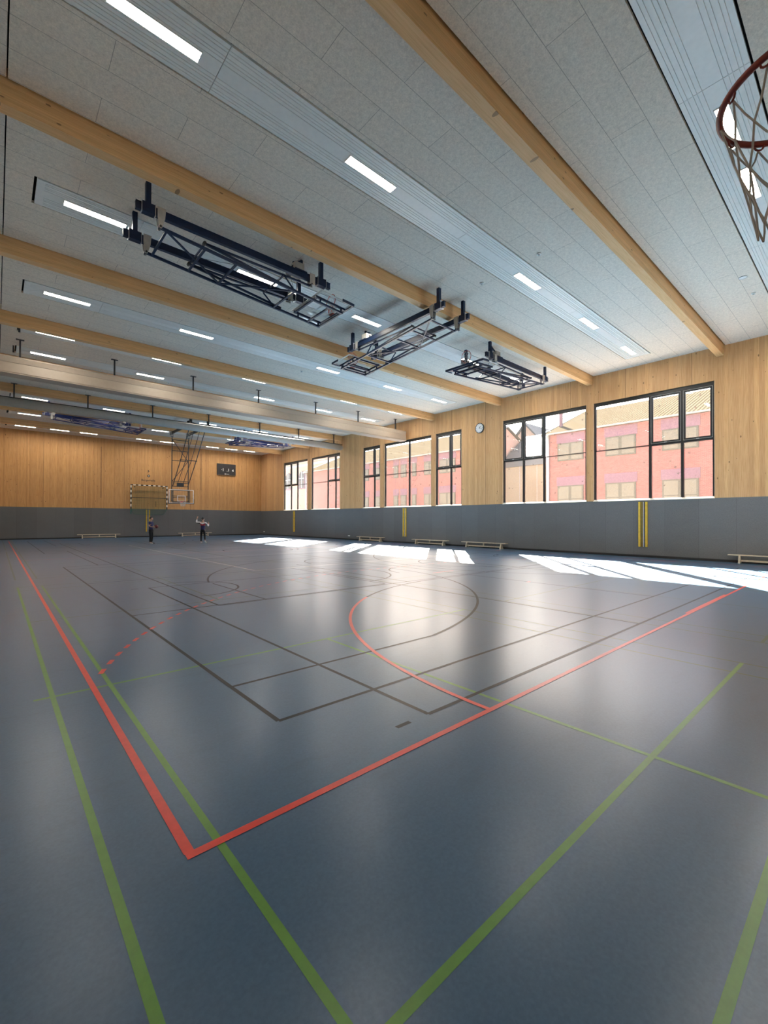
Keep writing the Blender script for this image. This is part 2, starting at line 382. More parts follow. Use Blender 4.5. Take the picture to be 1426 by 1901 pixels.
# badminton: three courts across, three along
for j, oy in enumerate((0.0, 15.1, 30.2)):
    for i, ox in enumerate((0.0, 7.4, 14.8)):
        x0, x1 = 0.41+ox, 6.51+ox; y0, y1 = 0.35+oy, 13.73+oy
        near = i == 0 and j == 0; far = 'p_green' if near else 'p_green_glare'
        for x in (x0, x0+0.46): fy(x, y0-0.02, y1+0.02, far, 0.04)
        for x in (x1-0.46, x1): fy(x, y0-0.02, y1+0.02, 'p_green_glare', 0.04)
        for y in (y0, y0+0.71, 5.09+oy, 9.0+oy, y1-0.71, y1): fx(x0-(0.14 if near and y == 5.09 else 0), x1, y, far if y < 6 else 'p_green_glare', 0.04)
        fy((x0+x1)/2, y0, 5.09+oy, far, 0.04); fy((x0+x1)/2, 9.0+oy, y1, 'p_green_glare', 0.04)
# cross-wise basketball courts (near and far halves)
for cy in (10.92, 33.88):
    y0, y1 = cy-7.65, cy+7.65
    for y in (y0, y1):
        fx(1.75, 19.73, y, 'p_black')
    for sgn, xe in ((1, 1.75), (-1, 19.73)):
        fy(xe, y0, y1, 'p_black')
        xb = xe+sgn*1.575; d = cy-4.24 if cy < 20 else 6.68
        ya, yb = cy-6.68, cy+6.68
        fx(min(xe, xe+sgn*3.0), max(xe, xe+sgn*3.0), ya, 'p_black'); fx(min(xe, xe+sgn*3.0), max(xe, xe+sgn*3.0), yb, 'p_black')
        th = math.asin(min(0.999, 6.68/6.82))
        arc(xb, cy, 6.82, -th, th, 'p_black') if sgn > 0 else arc(xb, cy, 6.82, PI-th, PI+th, 'p_black')
        for yy in (cy-2.45, cy+2.45): fx(min(xe, xe+sgn*5.8), max(xe, xe+sgn*5.8), yy, 'p_black')
        xf = xe+sgn*5.8; fy(xf, cy-2.45, cy+2.45, 'p_black')
        arc(xf, cy, 1.8, -PI/2, PI/2, 'p_black') if sgn > 0 else arc(xf, cy, 1.8, PI/2, 3*PI/2, 'p_black')
        arc(xb, cy, 1.25, -PI/2, PI/2, 'p_black') if sgn > 0 else arc(xb, cy, 1.25, PI/2, 3*PI/2, 'p_black')
    fy(CX, y0, y1, 'p_black')
# main basketball court, lengthwise
fy(3.23, 8.4, 36.4, 'p_black'); fy(18.25, 8.4, 36.4, 'p_black')
for sgn, ye in ((1, 8.40), (-1, 36.40)):
    fx(3.23, 18.25, ye, 'p_black'); yb = ye+sgn*1.575
    for x in (4.21, 17.27): fy(x, min(ye, ye+sgn*3.0), max(ye, ye+sgn*3.0), 'p_black')
    th = math.acos(6.53/6.75)
    arc(CX, yb, 6.75, th, PI-th, 'p_black') if sgn > 0 else arc(CX, yb, 6.75, PI+th, 2*PI-th, 'p_black')
    for x in (CX-2.45, CX+2.45): fy(x, min(ye, ye+sgn*5.8), max(ye, ye+sgn*5.8), 'p_black')
    fx(CX-2.45, CX+2.45, ye+sgn*5.8, 'p_black')
    arc(CX, ye+sgn*5.8, 1.8, 0, PI, 'p_black') if sgn > 0 else arc(CX, ye+sgn*5.8, 1.8, PI, 2*PI, 'p_black')
    arc(CX, yb, 1.25, 0, PI, 'p_black') if sgn > 0 else arc(CX, yb, 1.25, PI, 2*PI, 'p_black')
arc(CX, CY, 1.8, 0, 2*PI, 'p_black'); fx(3.23, 18.25, CY, 'p_black')
# cross-wise volleyball courts
for y0 in (2.55, 18.6, 33.2):
    y1 = y0+9.1
    fx(2.77, 18.7, y0, 'p_black'); fx(2.77, 18.7, y1, 'p_black'); fy(2.77, y0, y1, 'p_black'); fy(18.7, y0, y1, 'p_black')
    for x in (7.74, 13.74): fy(x, y0, y1, 'p_black')
    for y in (y0, y1): fx(2.40, 2.55, y, 'p_black'); fx(18.92, 19.07, y, 'p_black')
# main volleyball court, white
for x in (6.31, 15.17): fy(x, 13.40, 31.4, 'p_white')
for y in (13.40, 19.4, 25.4, 31.4): fx(6.31, 15.17, y, 'p_white')
fx(6.31, 15.17, CY, 'p_white')
# handball, red except the glare-darkened part of the goal-area line
fy(0.73, 2.27, 42.5, 'p_red'); fy(20.75, 2.27, 42.5, 'p_red')
for sgn, yg in ((1, 2.25), (-1, 42.55)):
    fx(0.71, 9.24, yg, 'p_red'); fx(12.24, 20.77, yg, 'p_red'); fx(9.24, 12.24, yg+sgn*0.02, 'p_red', 0.09)
    a_end = math.atan2(5.05, -3.29)
    s_ = (lambda a: a) if sgn > 0 else (lambda a: -a)
    arc(9.24, yg, 6.0, s_(PI), s_(a_end), 'p_red'); arc(9.24, yg, 6.0, s_(a_end), s_(PI/2), 'p_black')  # rest of the red arc drawn black: its darkening in glare is painted
    fx(9.24, 12.24, yg+sgn*6.0, 'p_black'); arc(12.24, yg, 6.0, s_(PI/2), s_(0), 'p_black')
    t = PI-0.37
    while t > PI/2:
        arc(9.24, yg, 9.0, s_(t), s_(t-0.0185), 'p_red', n=2); arc(12.24, yg, 9.0, s_(PI-t), s_(PI-t+0.0185), 'p_red', n=2); t -= 0.0365
    x = 9.3
    while x < 12.2: fx(x, x+0.16, yg+sgn*9.0, 'p_red'); x += 0.32
    fx(10.24, 11.24, yg+sgn*7.0, 'p_red'); fx(10.66, 10.82, yg+sgn*4.0, 'p_red')
fx(0.73, 20.75, CY+0.06, 'p_red')
struct(fb, 'floor')

# ------------------------------------------------------------------ walls
OPEN = [  # y0, y1, mullions, casement bays, (window_n)
    (4.45, 9.33, [5.61, 6.85], [(4.45, 5.61), (5.61, 6.85)]),
    (9.66, 14.50, [11.97, 13.20], [(11.97, 13.20), (13.20, 14.50)]),
    (17.50, 19.70, [18.43], [(17.50, 18.43), (18.43, 19.70)]),
    (20.08, 24.90, [22.27], []),
    (25.36, 27.46, [26.12], [(25.36, 26.12), (26.12, 27.46)]),
    (30.58, 35.15, [31.34, 32.54], [(30.58, 31.34), (31.34, 32.54)]),
    (35.80, 40.38, [37.77, 39.00], [(37.77, 39.00), (39.00, 40.38)])]
ZS, ZT, TH = 2.60, 7.43, 0.22
wr = MB()
ys = [YN-0.3]
for o in OPEN: ys += [o[0], o[1]]
ys.append(YF+0.3)
for i in range(0, len(ys), 2): wr.box((XW, ys[i], ZS), (XW+TH, ys[i+1], ZT), 'wood_y')
wr.box((XW, YN-0.3, ZT), (XW+TH, YF+0.3, 9.3), 'wood_y')
struct(wr, 'wall_right')
tr = MB(); tr.box((XW-0.002, YN-0.3, 0.10), (XW+TH, YF, ZS), 'felt_y'); struct(tr, 'trim_1')
wf = MB(); wf.box((XL-0.3, YF, ZS+0.02), (XW+0.3, YF+0.2, 9.3), 'wood_x'); struct(wf, 'wall_far')
t2 = MB(); t2.box((XL-0.3, YF-0.004, 0.10), (XW, YF+0.2, ZS+0.02), 'felt_x'); struct(t2, 'trim_2')
b1 = MB(); b1.box((XW-0.014, YN, 0.0), (XW+TH, YF, 0.10), 'black'); struct(b1, 'shadow_gap_right')  # black strips at the wall feet: shade of a recessed gap as colour
b2 = MB(); b2.box((XL, YF-0.018, 0.0), (XW-0.02, YF+0.2, 0.10), 'black'); struct(b2, 'shadow_gap_far')
M['birch'] = plain('pale_birch_lining', (0.78, 0.68, 0.54), 0.6, var=0.04)
wl = MB(); wl.box((XL-0.2, YN-0.3, 0), (XL, YF+0.3, 9.3), 'birch'); struct(wl, 'wall_left')
wn_ = MB(); wn_.box((XL-0.3, YN-0.2, 0), (XW+0.3, YN, 9.3), 'birch'); struct(wn_, 'wall_near')
# darker board strips in the far wall
M['darkwood'] = plain('dark_spruce_strip', (0.30, 0.15, 0.055), 0.6)
for k, (x, z0, z1) in enumerate(((6.93, 3.54, 8.04), (15.51, 4.6, 8.3), (11.35, 2.83, 3.34))):
    t_ = MB(); t_.box((x-0.045, YF-0.003, z0), (x+0.045, YF+0.01, z1), 'darkwood'); struct(t_, 'trim_%d' % (3+k))
# slender timber columns at the beam ends
BEAMS = [4.14+5.225*i for i in range(8)]
for k, yb in enumerate(BEAMS):
    c = MB(); z0 = ZS+0.03
    c.box((XW-0.008, yb, ZT if k in (3, 4, 7) and False else z0), (XW+0.02, yb+0.24, 8.38), 'wood_y'); struct(c, 'trim_%d' % (6+k))

# ------------------------------------------------------------------ windows
GX = XW+0.13
def window(n, y0, y1, mull, cas):
    wroot = thing('window_%d' % n, None, None, (0, 0, 0), None, 'structure')
    f = MB(); xa, xb = XW+0.085, XW+0.175
    f.box((xa-0.02, y0, ZS), (xb, y0+0.085, ZT), 'frame'); f.box((xa-0.02, y1-0.085, ZS), (xb, y1, ZT), 'frame')
    f.box((xa, y0, ZT-0.17), (xb, y1, ZT), 'frame'); f.box((xa, y0, ZS), (xb, y1, ZS+0.075), 'frame')
    for m_ in mull: f.box((xa-0.01, m_-0.05, ZS+0.075), (xb-0.001, m_+0.05, ZT-0.17), 'frame')
    edges = [y0]+mull+[y1]
    for a, b in zip(edges[:-1], edges[1:]):
        iscas = any(abs(a-c[0]) < 1e-3 for c in cas)
        hh = 0.045 if iscas else 0.02
        f.box((xa+0.005, a+0.04, 5.07-hh), (xb-0.005, b-0.04, 5.07+hh), 'frame')
    f.build('window_frame', wroot)
    for a, b in cas:
        a2, b2 = a+(0.075 if a == y0 else 0.042), b-(0.075 if b == y1 else 0.042)
        c = MB(); z0, z1 = 5.115, ZT-0.17; x0, x1 = xa-0.03, xa+0.03; e = 0.085
        c.box((x0, a2, z0), (x1, a2+e, z1), 'frame'); c.box((x0, b2-e, z0), (x1, b2, z1), 'frame')
        c.box((x0, a2+e, z0), (x1, b2-e, z0+e), 'frame'); c.box((x0, a2+e, z1-e), (x1, b2-e, z1), 'frame')
        s_ = 0.010
        for yy in (a2+0.004, b2-0.004-s_): c.box((x0-0.006, yy, z0+0.01), (x0, yy+s_, z1-0.01), 'grey')
        for zz in (z0+0.006, z1-0.016): c.box((x0-0.006, a2, zz), (x0, b2, zz+s_), 'grey')
        cc = c.build('casement', wroot)
        h = MB(); h.box((x0-0.03, (a2+b2)/2-0.05, z0+0.005), (x0, (a2+b2)/2+0.05, z0+0.03), 'steel'); h.build('casement_latch', cc)
    g = MB(); g.box((GX, y0+0.03, ZS+0.03), (GX+0.006, y1-0.03, ZT-0.06), 'glass'); g.build('glass_pane', wroot)
    s_ = MB(); s_.prism([(XW-0.02, ZS-0.02), (XW-0.02, ZS+0.005), (xa-0.021, ZS+0.072), (xa-0.021, ZS-0.02)], 1, y0, y1, 'sill'); s_.build('window_sill', wroot)
    r = MB()
    for yy in (y0, y1-0.012): r.box((XW-0.003, yy, ZS+0.022), (xa, yy+0.012, ZT), 'reveal')
    r.build('window_reveal', wroot)
    pl = bpy.data.lights.new('daylight_portal', 'AREA'); pl.shape = 'RECTANGLE'; pl.size = ZT-ZS; pl.size_y = y1-y0
    pl.cycles.is_portal = True
    po = bpy.data.objects.new('daylight_portal', pl); COL.objects.link(po)
    po.location = (XW+TH+0.02, (y0+y1)/2, (ZS+ZT)/2); po.rotation_euler = (0, PI/2, 0)
for k, o in enumerate(OPEN): window(k+1, *o)

# ------------------------------------------------------------------ ceiling, beams, radiant strips
STRIPS = [1.77, 6.91, 12.12, 17.36, 21.17, 23.98, 27.85, 33.13, 38.33, 43.48]
SW = 0.475
cb = MB(); SX0, SX1 = 0.60, 20.78
def slab(x0, x1, y0, y1): cb.box((x0, y0, ZC), (x1, y1, ZC+0.06), 'ceil')
bays = []
prev = YN-0.3
for yb in BEAMS: bays.append((prev, yb-0.045)); prev = yb+0.24
bays.append((prev, YF+0.3))
for (a, b) in bays:
    slab(XL-0.3, 0.075, a, b)
    cuts = [s for s in STRIPS if a < s < b]
    slab(0.095, SX0-0.05, a, b); slab(SX1+0.05, XW+0.3, a, b)
    y = a
    for s in cuts: slab(SX0-0.05, SX1+0.05, y, s-SW-0.035); y = s+SW+0.035
    slab(SX0-0.05, SX1+0.05, y, b)
cb.box((XL-0.3, YN-0.3, ZC+0.2), (XW+0.3, YF+0.3, ZC+0.4), 'void')
struct(cb, 'ceiling')
for k, yb in enumerate(BEAMS):
    b = MB(); b.box((XL, yb, 8.37), (XW, yb+0.24, ZC+0.2), 'beam')
    o = struct(b, 'ceiling_beam'); o['label'] = 'long glulam timber ceiling beam, %s counted from the camera' % ORD[k]
    o['group'] = 'timber ceiling beams'
PANELS = []
place = ['nearest the camera, above the red rim', 'second from the camera', 'third from the camera, above the folded hoist', 'fourth from the camera', 'just before the curtain housing', 'just behind the curtain housing', 'between the two curtain rollers', 'past the rolled curtain tube', 'over the far folded hoists', 'beside the far wall']
for k, s in enumerate(STRIPS):
    p = MB(); prof = []
    z0 = ZC-0.006
    pts = [(-SW, z0+0.05), (-SW, z0)]
    for g in (-0.40, -0.345, -0.265, -0.21, -0.14, 0.14, 0.21, 0.265, 0.345, 0.40):
        pts += [(g-0.007, z0), (g-0.004, z0+0.014), (g+0.004, z0+0.014), (g+0.007, z0)]
    pts += [(SW, z0), (SW, z0+0.05)]
    n0 = len(p.v); xs = [SX0, 2.60, 2.606, 8.70, 8.706, 14.72, 14.726, SX1]
    for a, b in ((SX0+0.02, 2.60), (2.61, 8.70), (8.71, 14.72), (14.73, SX1-0.02)):
        p.prism([(s+y, z) for y, z in pts], 0, a, b, 'panel')
    for e in (SX0, SX1-0.14): p.box((e, s-SW-0.003, z0-0.006), (e+0.14, s+SW+0.003, z0+0.055), 'panel')
    o = p.build('radiant_ceiling_panel')
    tag(o, 'long white ribbed radiant ceiling strip ' + place[k], 'ceiling panel', 'white radiant strips between the beams')
    PANELS.append(o)
# lamps
LX = {0: [1.05, 3.19, 5.12, 9.27, 11.25, 15.32, 17.21, 19.12], 1: [1.07, 5.13, 11.2, 15.36, 19.13], 2: [1.09, 5.11, 9.27, 15.33, 19.12],
      3: [1.07, 5.12, 11.18, 15.36, 19.12], 4: [1.08, 5.11, 9.26, 15.33, 19.16], 5: [1.05, 5.09, 11.18, 15.35, 19.12],
      7: [1.08, 5.13, 11.18, 15.36, 19.18], 8: [1.06, 5.12, 9.25, 15.35, 19.15], 9: [1.05, 3.19, 5.12, 9.26, 11.17, 15.32, 17.22, 19.12]}
def make_lamp():
    t = thing('ceiling_light', 'x', 'ceiling lamp', (0, 0, 0), 'lit slot lamps in the radiant strips')
    f = MB(); L, W_ = 1.24, 0.215; z0, z1 = -0.018, 0.012; e = 0.013
    f.box((0, -W_/2, z0), (L, -W_/2+e, z1), 'white'); f.box((0, W_/2-e, z0), (L, W_/2, z1), 'white')
    f.box((0, -W_/2+e, z0), (e, W_/2-e, z1), 'white'); f.box((L-e, -W_/2+e, z0), (L, W_/2-e, z1), 'white')
    for y in (-0.032, 0.032): f.box((e, y-0.004, z0+0.002), (L-e, y+0.004, z1), 'white')
    f.build('lamp_frame', t)
    d = MB(); d.box((e+0.004, -W_/2+e+0.003, -0.010), (L-e-0.004, W_/2-e-0.003, 0.0), 'led'); d.build('diffuser', t)
    return t
stripname = ['the strip nearest the camera', 'the second strip from the camera', 'the third strip from the camera', 'the fourth strip from the camera', 'the strip before the curtain housing', 'the strip behind the curtain housing', '', 'the strip past the curtain tube', 'the strip over the far hoists', 'the strip beside the far wall']
lamp0 = None
for k, xs in LX.items():
    for i, x in enumerate(xs):
        if k == 0 and i in (0, 1, 2): continue
        lab = 'lit white slot lamp, %s from the left in %s' % (ORD[i], stripname[k])
        if lamp0 is None:
            lamp0 = make_lamp(); o = lamp0; o.location = (x, STRIPS[k], ZC-0.006); o['label'] = lab
        else: o = dup(lamp0, (x, STRIPS[k], ZC-0.006), lab)
# small fittings on the ceiling
for (x, y, lab) in ((10.81, 5.99, 'small white ceiling detector between the first two beams, nearer one'), (10.87, 7.88, 'small white ceiling detector beside the second timber beam'),
                    (17.68, 2.57, 'small white ceiling detector at the right before the first beam'), (10.94, 18.34, 'small white ceiling detector behind the third timber beam'), (6.69, 24.5, 'small white ceiling detector behind the curtain housing')):
    d = MB(); d.disc((0, 0, -0.03), 0.055, 0.031, 2, 'white', 20); d.disc((0, 0, -0.055), 0.025, 0.03, 2, 'grey', 12)
    o = d.build('smoke_detector'); o.location = (x, y, ZC); tag(o, lab, 'detector', 'small ceiling detectors')
d = MB(); d.disc((0, 0, -0.012), 0.10, 0.012, 2, 'white', 28); d.ring((0, 0, -0.012), 0.10, 0.006, 2, 'grey', 28, 6); o = d.build('ceiling_speaker'); o.location = (16.31, 2.61, ZC)
tag(o, 'flat round ceiling speaker right of the first timber beam', 'speaker')
for (x, y, zb, lab) in ((0.61, 21.18, 8.60, 'short black ceiling rod at the left end before the curtain housing'), (0.50, 23.56, 8.50, 'short black ceiling rod at the left just above the curtain housing'),
                        (10.21, 32.1, 8.46, 'short black ceiling rod above the lowered basketball hoop'), (0.52, 37.89, 8.62, 'short black ceiling rod left of the far folded hoist'),
                        (0.52, 42.98, 8.62, 'short black ceiling rod left of the far wall lamps')):
    d = MB(); d.box((-0.03, -0.03, zb-ZC), (0.03, 0.03, 0), 'dark'); o = d.build('ceiling_rod'); o.location = (x, y, ZC-0.006 if abs(y-21.18) < .01 or abs(y-37.9) < .3 or abs(y-23.56)<.1 or abs(y-42.98)<.1 else ZC)
    tag(o, lab, 'rod', 'short black ceiling rods')

# ------------------------------------------------------------------ curtain housing and rolled curtain
RX = [0.68, 3.93, 7.32, 10.79, 14.49, 17.75, 21.09]
def rods(root, y, zb):
    for x in RX:
        r = MB(); r.bar((x, y, zb), (x, y, ZC-0.001), 0.06, 0.06, 'dark'); r.box((x-0.13, y-0.06, ZC-0.02), (x+0.13, y+0.06, ZC-0.001), 'dark')
        r.build('hanger_rod', root)
h = thing('curtain_housing', 'long beige box housing of the dividing curtain hung on black rods', 'curtain housing', (11, 22.6, 7.3))
def at0(o, root): o.location = (-root.location[0], -root.location[1], -root.location[2])
b = MB(); b.prism([(22.36, 8.00), (22.30, 7.93), (22.335, 7.74), (22.35, 7.735), (22.335, 7.73), (22.30, 7.36), (22.32, 7.33), (22.92, 7.33), (22.92, 8.00)], 0, XL+0.02, 21.86, 'housing')
o = b.build('housing_box', h); at0(o, h)
b = MB(); b.box((XL+0.02, 22.285, 7.295), (21.86, 22.94, 7.33), 'housing'); o = b.build('bottom_flange', h); at0(o, h)
for x in RX:
    r = MB(); r.bar((x, 22.63, 8.0), (x, 22.63, ZC-0.001), 0.06, 0.06, 'dark'); r.box((x-0.13, 22.57, ZC-0.02), (x+0.13, 22.69, ZC-0.001), 'dark')
    o = r.build('hanger_rod', h); at0(o, h)
t = thing('curtain_roller', 'round grey rolled-up dividing curtain tube hung on black rods', 'curtain roller', (11, 30.1, 7.75))
b = MB(); b.tube((XL+0.02, 30.13, 7.76), (21.75, 30.13, 7.76), 0.235, 'tube', 32); b.tube((21.75, 30.13, 7.76), (21.92, 30.13, 7.76), 0.235, 'tube', 32, 0.15)
o = b.build('rolled_curtain', t); at0(o, t)
b = MB(); b.box((XL+0.02, 30.06, 7.985), (21.9, 30.20, 8.03), 'dark'); o = b.build('roller_rail', t); at0(o, t)
for x in RX:
    r = MB(); r.bar((x, 30.15, 8.02), (x, 30.15, ZC-0.001), 0.06, 0.06, 'dark'); r.box((x-0.13, 30.09, ZC-0.02), (x+0.13, 30.21, ZC-0.001), 'dark')
    o = r.build('hanger_rod', t); at0(o, t)

# ------------------------------------------------------------------ basketball hoists
# local frame: u along the rails (pivot at 0), v across (0..1.2), z absolute height
def board_parts(root, fr, mk, folded=True):
    """fr maps (u, v, z); board lies horizontal when folded"""
    pass
def hoist(label, org, udir, vdir, metal='navy', lowered=False, name='basketball_hoist'):
    root = thing(name, label, 'basketball hoist', (org[0], org[1], 0), 'basketball hoists under the ceiling')
    U, V = Vector((*udir, 0)), Vector((*vdir, 0))
    P = lambda u, v, z: tuple(U*u + V*v + Vector((0, 0, z)))
    W = 1.19
    def bx(mb, a, b, k):
        p, q = P(*a), P(*b); lo = tuple(min(x, y) for x, y in zip(p, q)); hi = tuple(max(x, y) for x, y in zip(p, q)); mb.box(lo, hi, k)
    for v in (0.0, W):
        r = MB(); bx(r, (-0.45, v-0.045, 8.285), (4.42, v+0.045, 8.305), metal); bx(r, (-0.45, v-0.045, 8.135), (4.42, v+0.045, 8.155), metal); bx(r, (-0.45, v-0.035, 8.15), (4.42, v+0.035, 8.29), metal)
        rail = r.build('rail', root)
        for u in (-0.21, 4.13):
            h_ = MB(); bx(h_, (u-0.05, v-0.05, 8.30), (u+0.05, v+0.05, ZC-0.002), metal); bx(h_, (u-0.13, v-0.07, 8.12), (u+0.13, v+0.07, 8.33), metal)
            for du in (-0.135, 0.125): bx(h_, (u+du, v-0.075, 8.10), (u+du+0.012, v+0.075, 8.35), 'steel')
            h_.build('hanger_post', root)
        g = MB()
        for v2 in (v-0.07, v+0.062):
            pl = [P(-0.04, v2, 8.34), P(0.13, v2, 8.34), P(0.11, v2, 8.12), P(0.05, v2, 7.90), P(0.0, v2, 7.90), P(-0.04, v2, 8.12)]
            p2 = [P(-0.04, v2+0.008, 8.34), P(0.13, v2+0.008, 8.34), P(0.11, v2+0.008, 8.12), P(0.05, v2+0.008, 7.90), P(0.0, v2+0.008, 7.90), P(-0.04, v2+0.008, 8.12)]
            n0 = len(g.v); g.v += pl+p2
            g.face([n0+i for i in range(6)], 'grey'); g.face([n0+6+i for i in range(6)][::-1], 'grey')
            for i in range(6): j = (i+1) % 6; g.face([n0+i, n0+j, n0+6+j, n0+6+i], 'grey')
        g.tube(P(0.02, v-0.09, 7.93), P(0.02, v+0.09, 7.93), 0.025, 'dark'); g.build('pivot_plate', root)
        g = MB(); bx(g, (3.74, v-0.075, 8.04), (3.90, v-0.06, 8.34), 'grey'); bx(g, (3.74, v+0.06, 8.04), (3.90, v+0.075, 8.34), 'grey'); g.tube(P(3.8, v-0.08, 8.06), P(3.8, v+0.08, 8.06), 0.02, 'dark'); g.build('strut_bracket', root)
    # motor
    mt = MB(); bx(mt, (3.35, 0.03, 8.31), (3.62, 0.27, 8.56), 'grey' if not lowered else 'dark'); mt.tube(P(3.40, 0.15, 8.43), P(3.40, 0.5, 8.43), 0.09, 'dark', 14)
    mt.bar(P(3.66, 0.25, 8.30), P(3.66, 0.25, ZC-0.002), 0.06, 0.06, metal); mt.bar(P(3.40, 0.25, 8.62), P(3.66, 0.25, 8.74), 0.05, 0.05, metal)
    bx(mt, (3.30, -0.06, 8.29), (3.66, 0.32, 8.33), metal)
    mt.build('winch_motor', root)
    # mast plane: q(s, v, off): s runs down the mast (0..4.85), off is in front of it
    if lowered:
        ang0 = Vector((0, 0, -1)); nrm = U  # struts side
        base = Vector((0, 0, 7.85)) + U*0.02
        down = Vector((0, 0, -1)); front = U
    else:
        base = Vector((0, 0, 7.94)) + U*0.02
        down = (U*4.85 + Vector((0, 0, -0.33))).normalized(); front = V.cross(down)
        if front.z < 0: front = -front
    Q = lambda s, v, off=0.0: tuple(base + down*s + V*v + front*off)
    m1 = MB()
    for v in (0, W): m1.bar(Q(-0.03, v), Q(4.86, v), 0.055, 0.055, metal, up=tuple(front))
    for s in (0.14, 1.72, 3.30, 4.42, 4.83): m1.bar(Q(s, 0), Q(s, W), 0.045, 0.045, metal, up=tuple(front))
    m1.bar(Q(0.97, 0.0, 0.0), Q(0.97, W, 0.0), 0.045, 0.045, metal, up=tuple(front))
    m1.bar(Q(0.14, 0.02), Q(1.72, W-0.02), 0.035, 0.035, metal, up=tuple(front)); m1.bar(Q(1.72, W-0.02), Q(3.30, 0.02), 0.035, 0.035, metal, up=tuple(front))
    mast = m1.build('mast_frame', root)
    # folding struts
    for v, nm in ((0.05, 'fold_strut'), (W-0.05, 'fold_strut'), (0.40, 'fold_strut'), (W-0.40, 'fold_strut')):
        inner = 0.3 < v < 0.9
        s1 = MB(); wd = 0.045 if not inner else 0.03
        if lowered: top, knee, bot = P(3.80, v, 8.02), P(1.95, v, 5.98), P(0.10, v, 4.20 if not inner else 4.42)
        else: top, knee, bot = P(3.80, v, 8.05), P(0.98, v, 8.02), P(3.52, v, 7.74)
        if not (inner and not lowered):
            s1.bar(top, knee, wd, wd, metal); s1.bar(knee, bot, wd, wd, metal); s1.tube(Vector(knee)-V*0.05, Vector(knee)+V*0.05, 0.04, 'dark')
            s1.build(nm, root)
    if lowered:
        c = MB(); c.bar(P(1.95, 0, 5.98), P(1.95, W, 5.98), 0.05, 0.05, metal); c.build('knee_bar', root)
    else:
        c = MB(); c.bar(P(1.00, 0.02, 8.03), P(1.00, W-0.02, 8.03), 0.035, 0.035, metal); c.build('knee_bar', root); c = MB(); c.bar(P(3.0, 0.0, 8.02), P(3.0, W, 8.02), 0.035, 0.035, metal)
        c.bar(Q(3.3, 0.02, 0.02), P(3.0, 0.0, 8.02), 0.03, 0.03, metal); c.bar(Q(3.3, W-0.02, 0.02), P(3.0, W, 8.02), 0.03, 0.03, metal)
        c.build('cross_link', root)
    # cable
    cb_ = MB(); cb_.tube(P(3.42, 0.45, 8.40), Q(3.7, 0.55, 0.03), 0.006, 'dark', 5); cb_.tube(P(3.42, 0.5, 8.40), Q(1.0, 0.55, 0.05), 0.005, 'dark', 5); cb_.build('lifting_cable', root)
    # backboard: 1.8 x 1.05, lower edge near s = 4.97
    off = 0.17 if not lowered else 0.34
    fs = 1          # direction of the hoop away from the mast
    s0, s1_, v0, v1 = 3.93, 4.98, W/2-0.9, W/2+0.9
    bd = MB(); k = 'clear'
    def slabq(mb, sa, sb, va, vb, oa, ob, mat):
        pts = [Q(s, v, o) for o in (oa, ob) for s, v in ((sa, va), (sb, va), (sb, vb), (sa, vb))]
        n0 = len(mb.v); mb.v += pts
        for q in ((0, 3, 2, 1), (4, 5, 6, 7), (0, 1, 5, 4), (1, 2, 6, 5), (2, 3, 7, 6), (3, 0, 4, 7)): mb.face([n0+i for i in q], mat)
    slabq(bd, s0, s1_, v0, v1, off, off+fs*0.012, 'clear')
    back = bd.build('backboard', root)
    e = 0.05; f0, f1 = off+fs*0.0125, off+fs*0.016
    wf_ = MB()
    for (a, b, c_, d_) in ((s0, s0+e, v0, v1), (s1_-e, s1_, v0, v1), (s0, s1_, v0, v0+e), (s0, s1_, v1-e, v1)): slabq(wf_, a, b, c_, d_, f0, f1, 'gwhite'); slabq(wf_, a, b, c_, d_, off-fs*0.001, off-fs*0.004, 'gwhite')
    q0, q1, va, vb = s1_-0.15-0.45, s1_-0.15, W/2-0.295, W/2+0.295
    for (a, b, c_, d_) in ((q0, q0+e, va, vb), (q1-e, q1, va, vb), (q0, q1, va, va+e), (q0, q1, vb-e, vb)): slabq(wf_, a, b, c_, d_, f0, f1, 'gwhite')
    wf_.build('white_markings', back)
    pd = MB()
    slabq(pd, s1_-0.005, s1_+0.05, v0-0.02, v1+0.02, off-fs*0.03, off+fs*0.045, 'dark' if lowered else metal)
    for va, vb in ((v0-0.03, v0), (v1, v1+0.03)): slabq(pd, s1_-0.35, s1_+0.05, va, vb, off-fs*0.03, off+fs*0.045, 'dark' if lowered else metal)
    pd.build('edge_padding', back)
    sf = MB()
    for v in (0.0, W): sf.bar(Q(3.95, v, off-fs*0.04), Q(4.93, v, off-fs*0.04), 0.05, 0.06, metal, up=tuple(front)); sf.bar(Q(4.1, v, 0), Q(4.1, v, off-fs*0.04), 0.04, 0.04, metal); sf.bar(Q(4.8, v, 0), Q(4.8, v, off-fs*0.04), 0.04, 0.04, metal)
    for s in (4.0, 4.55, 4.90): sf.bar(Q(s, 0, off-fs*0.04), Q(s, W, off-fs*0.04), 0.045, 0.05, metal, up=tuple(front))
    sf.build('board_frame', root)
    # rim: plane perpendicular to the board, 0.15 above its lower edge
    sr = s1_-0.15; rc = off+fs*(0.15+0.225); rm = MB()
    pts = [Q(sr, W/2+0.225*math.cos(2*PI*i/32), rc+0.225*math.sin(2*PI*i/32)*fs) for i in range(32)]
    rm.path(pts, 0.011, 'orange', 8, True)
    for dv in (-0.07, 0.07): rm.bar(Q(sr, W/2+dv, off+fs*0.012), Q(sr, W/2+dv*1.2, rc-fs*0.2), 0.02, 0.02, 'orange')
    slabq(rm, sr-0.03, sr+0.10, W/2-0.1, W/2+0.1, off+fs*0.017, off+fs*0.03, 'orange')
    rim = rm.build('rim', root)
    nm_ = MB(); lv = []
    gdir = Vector((0, 0, -1)); ax = down
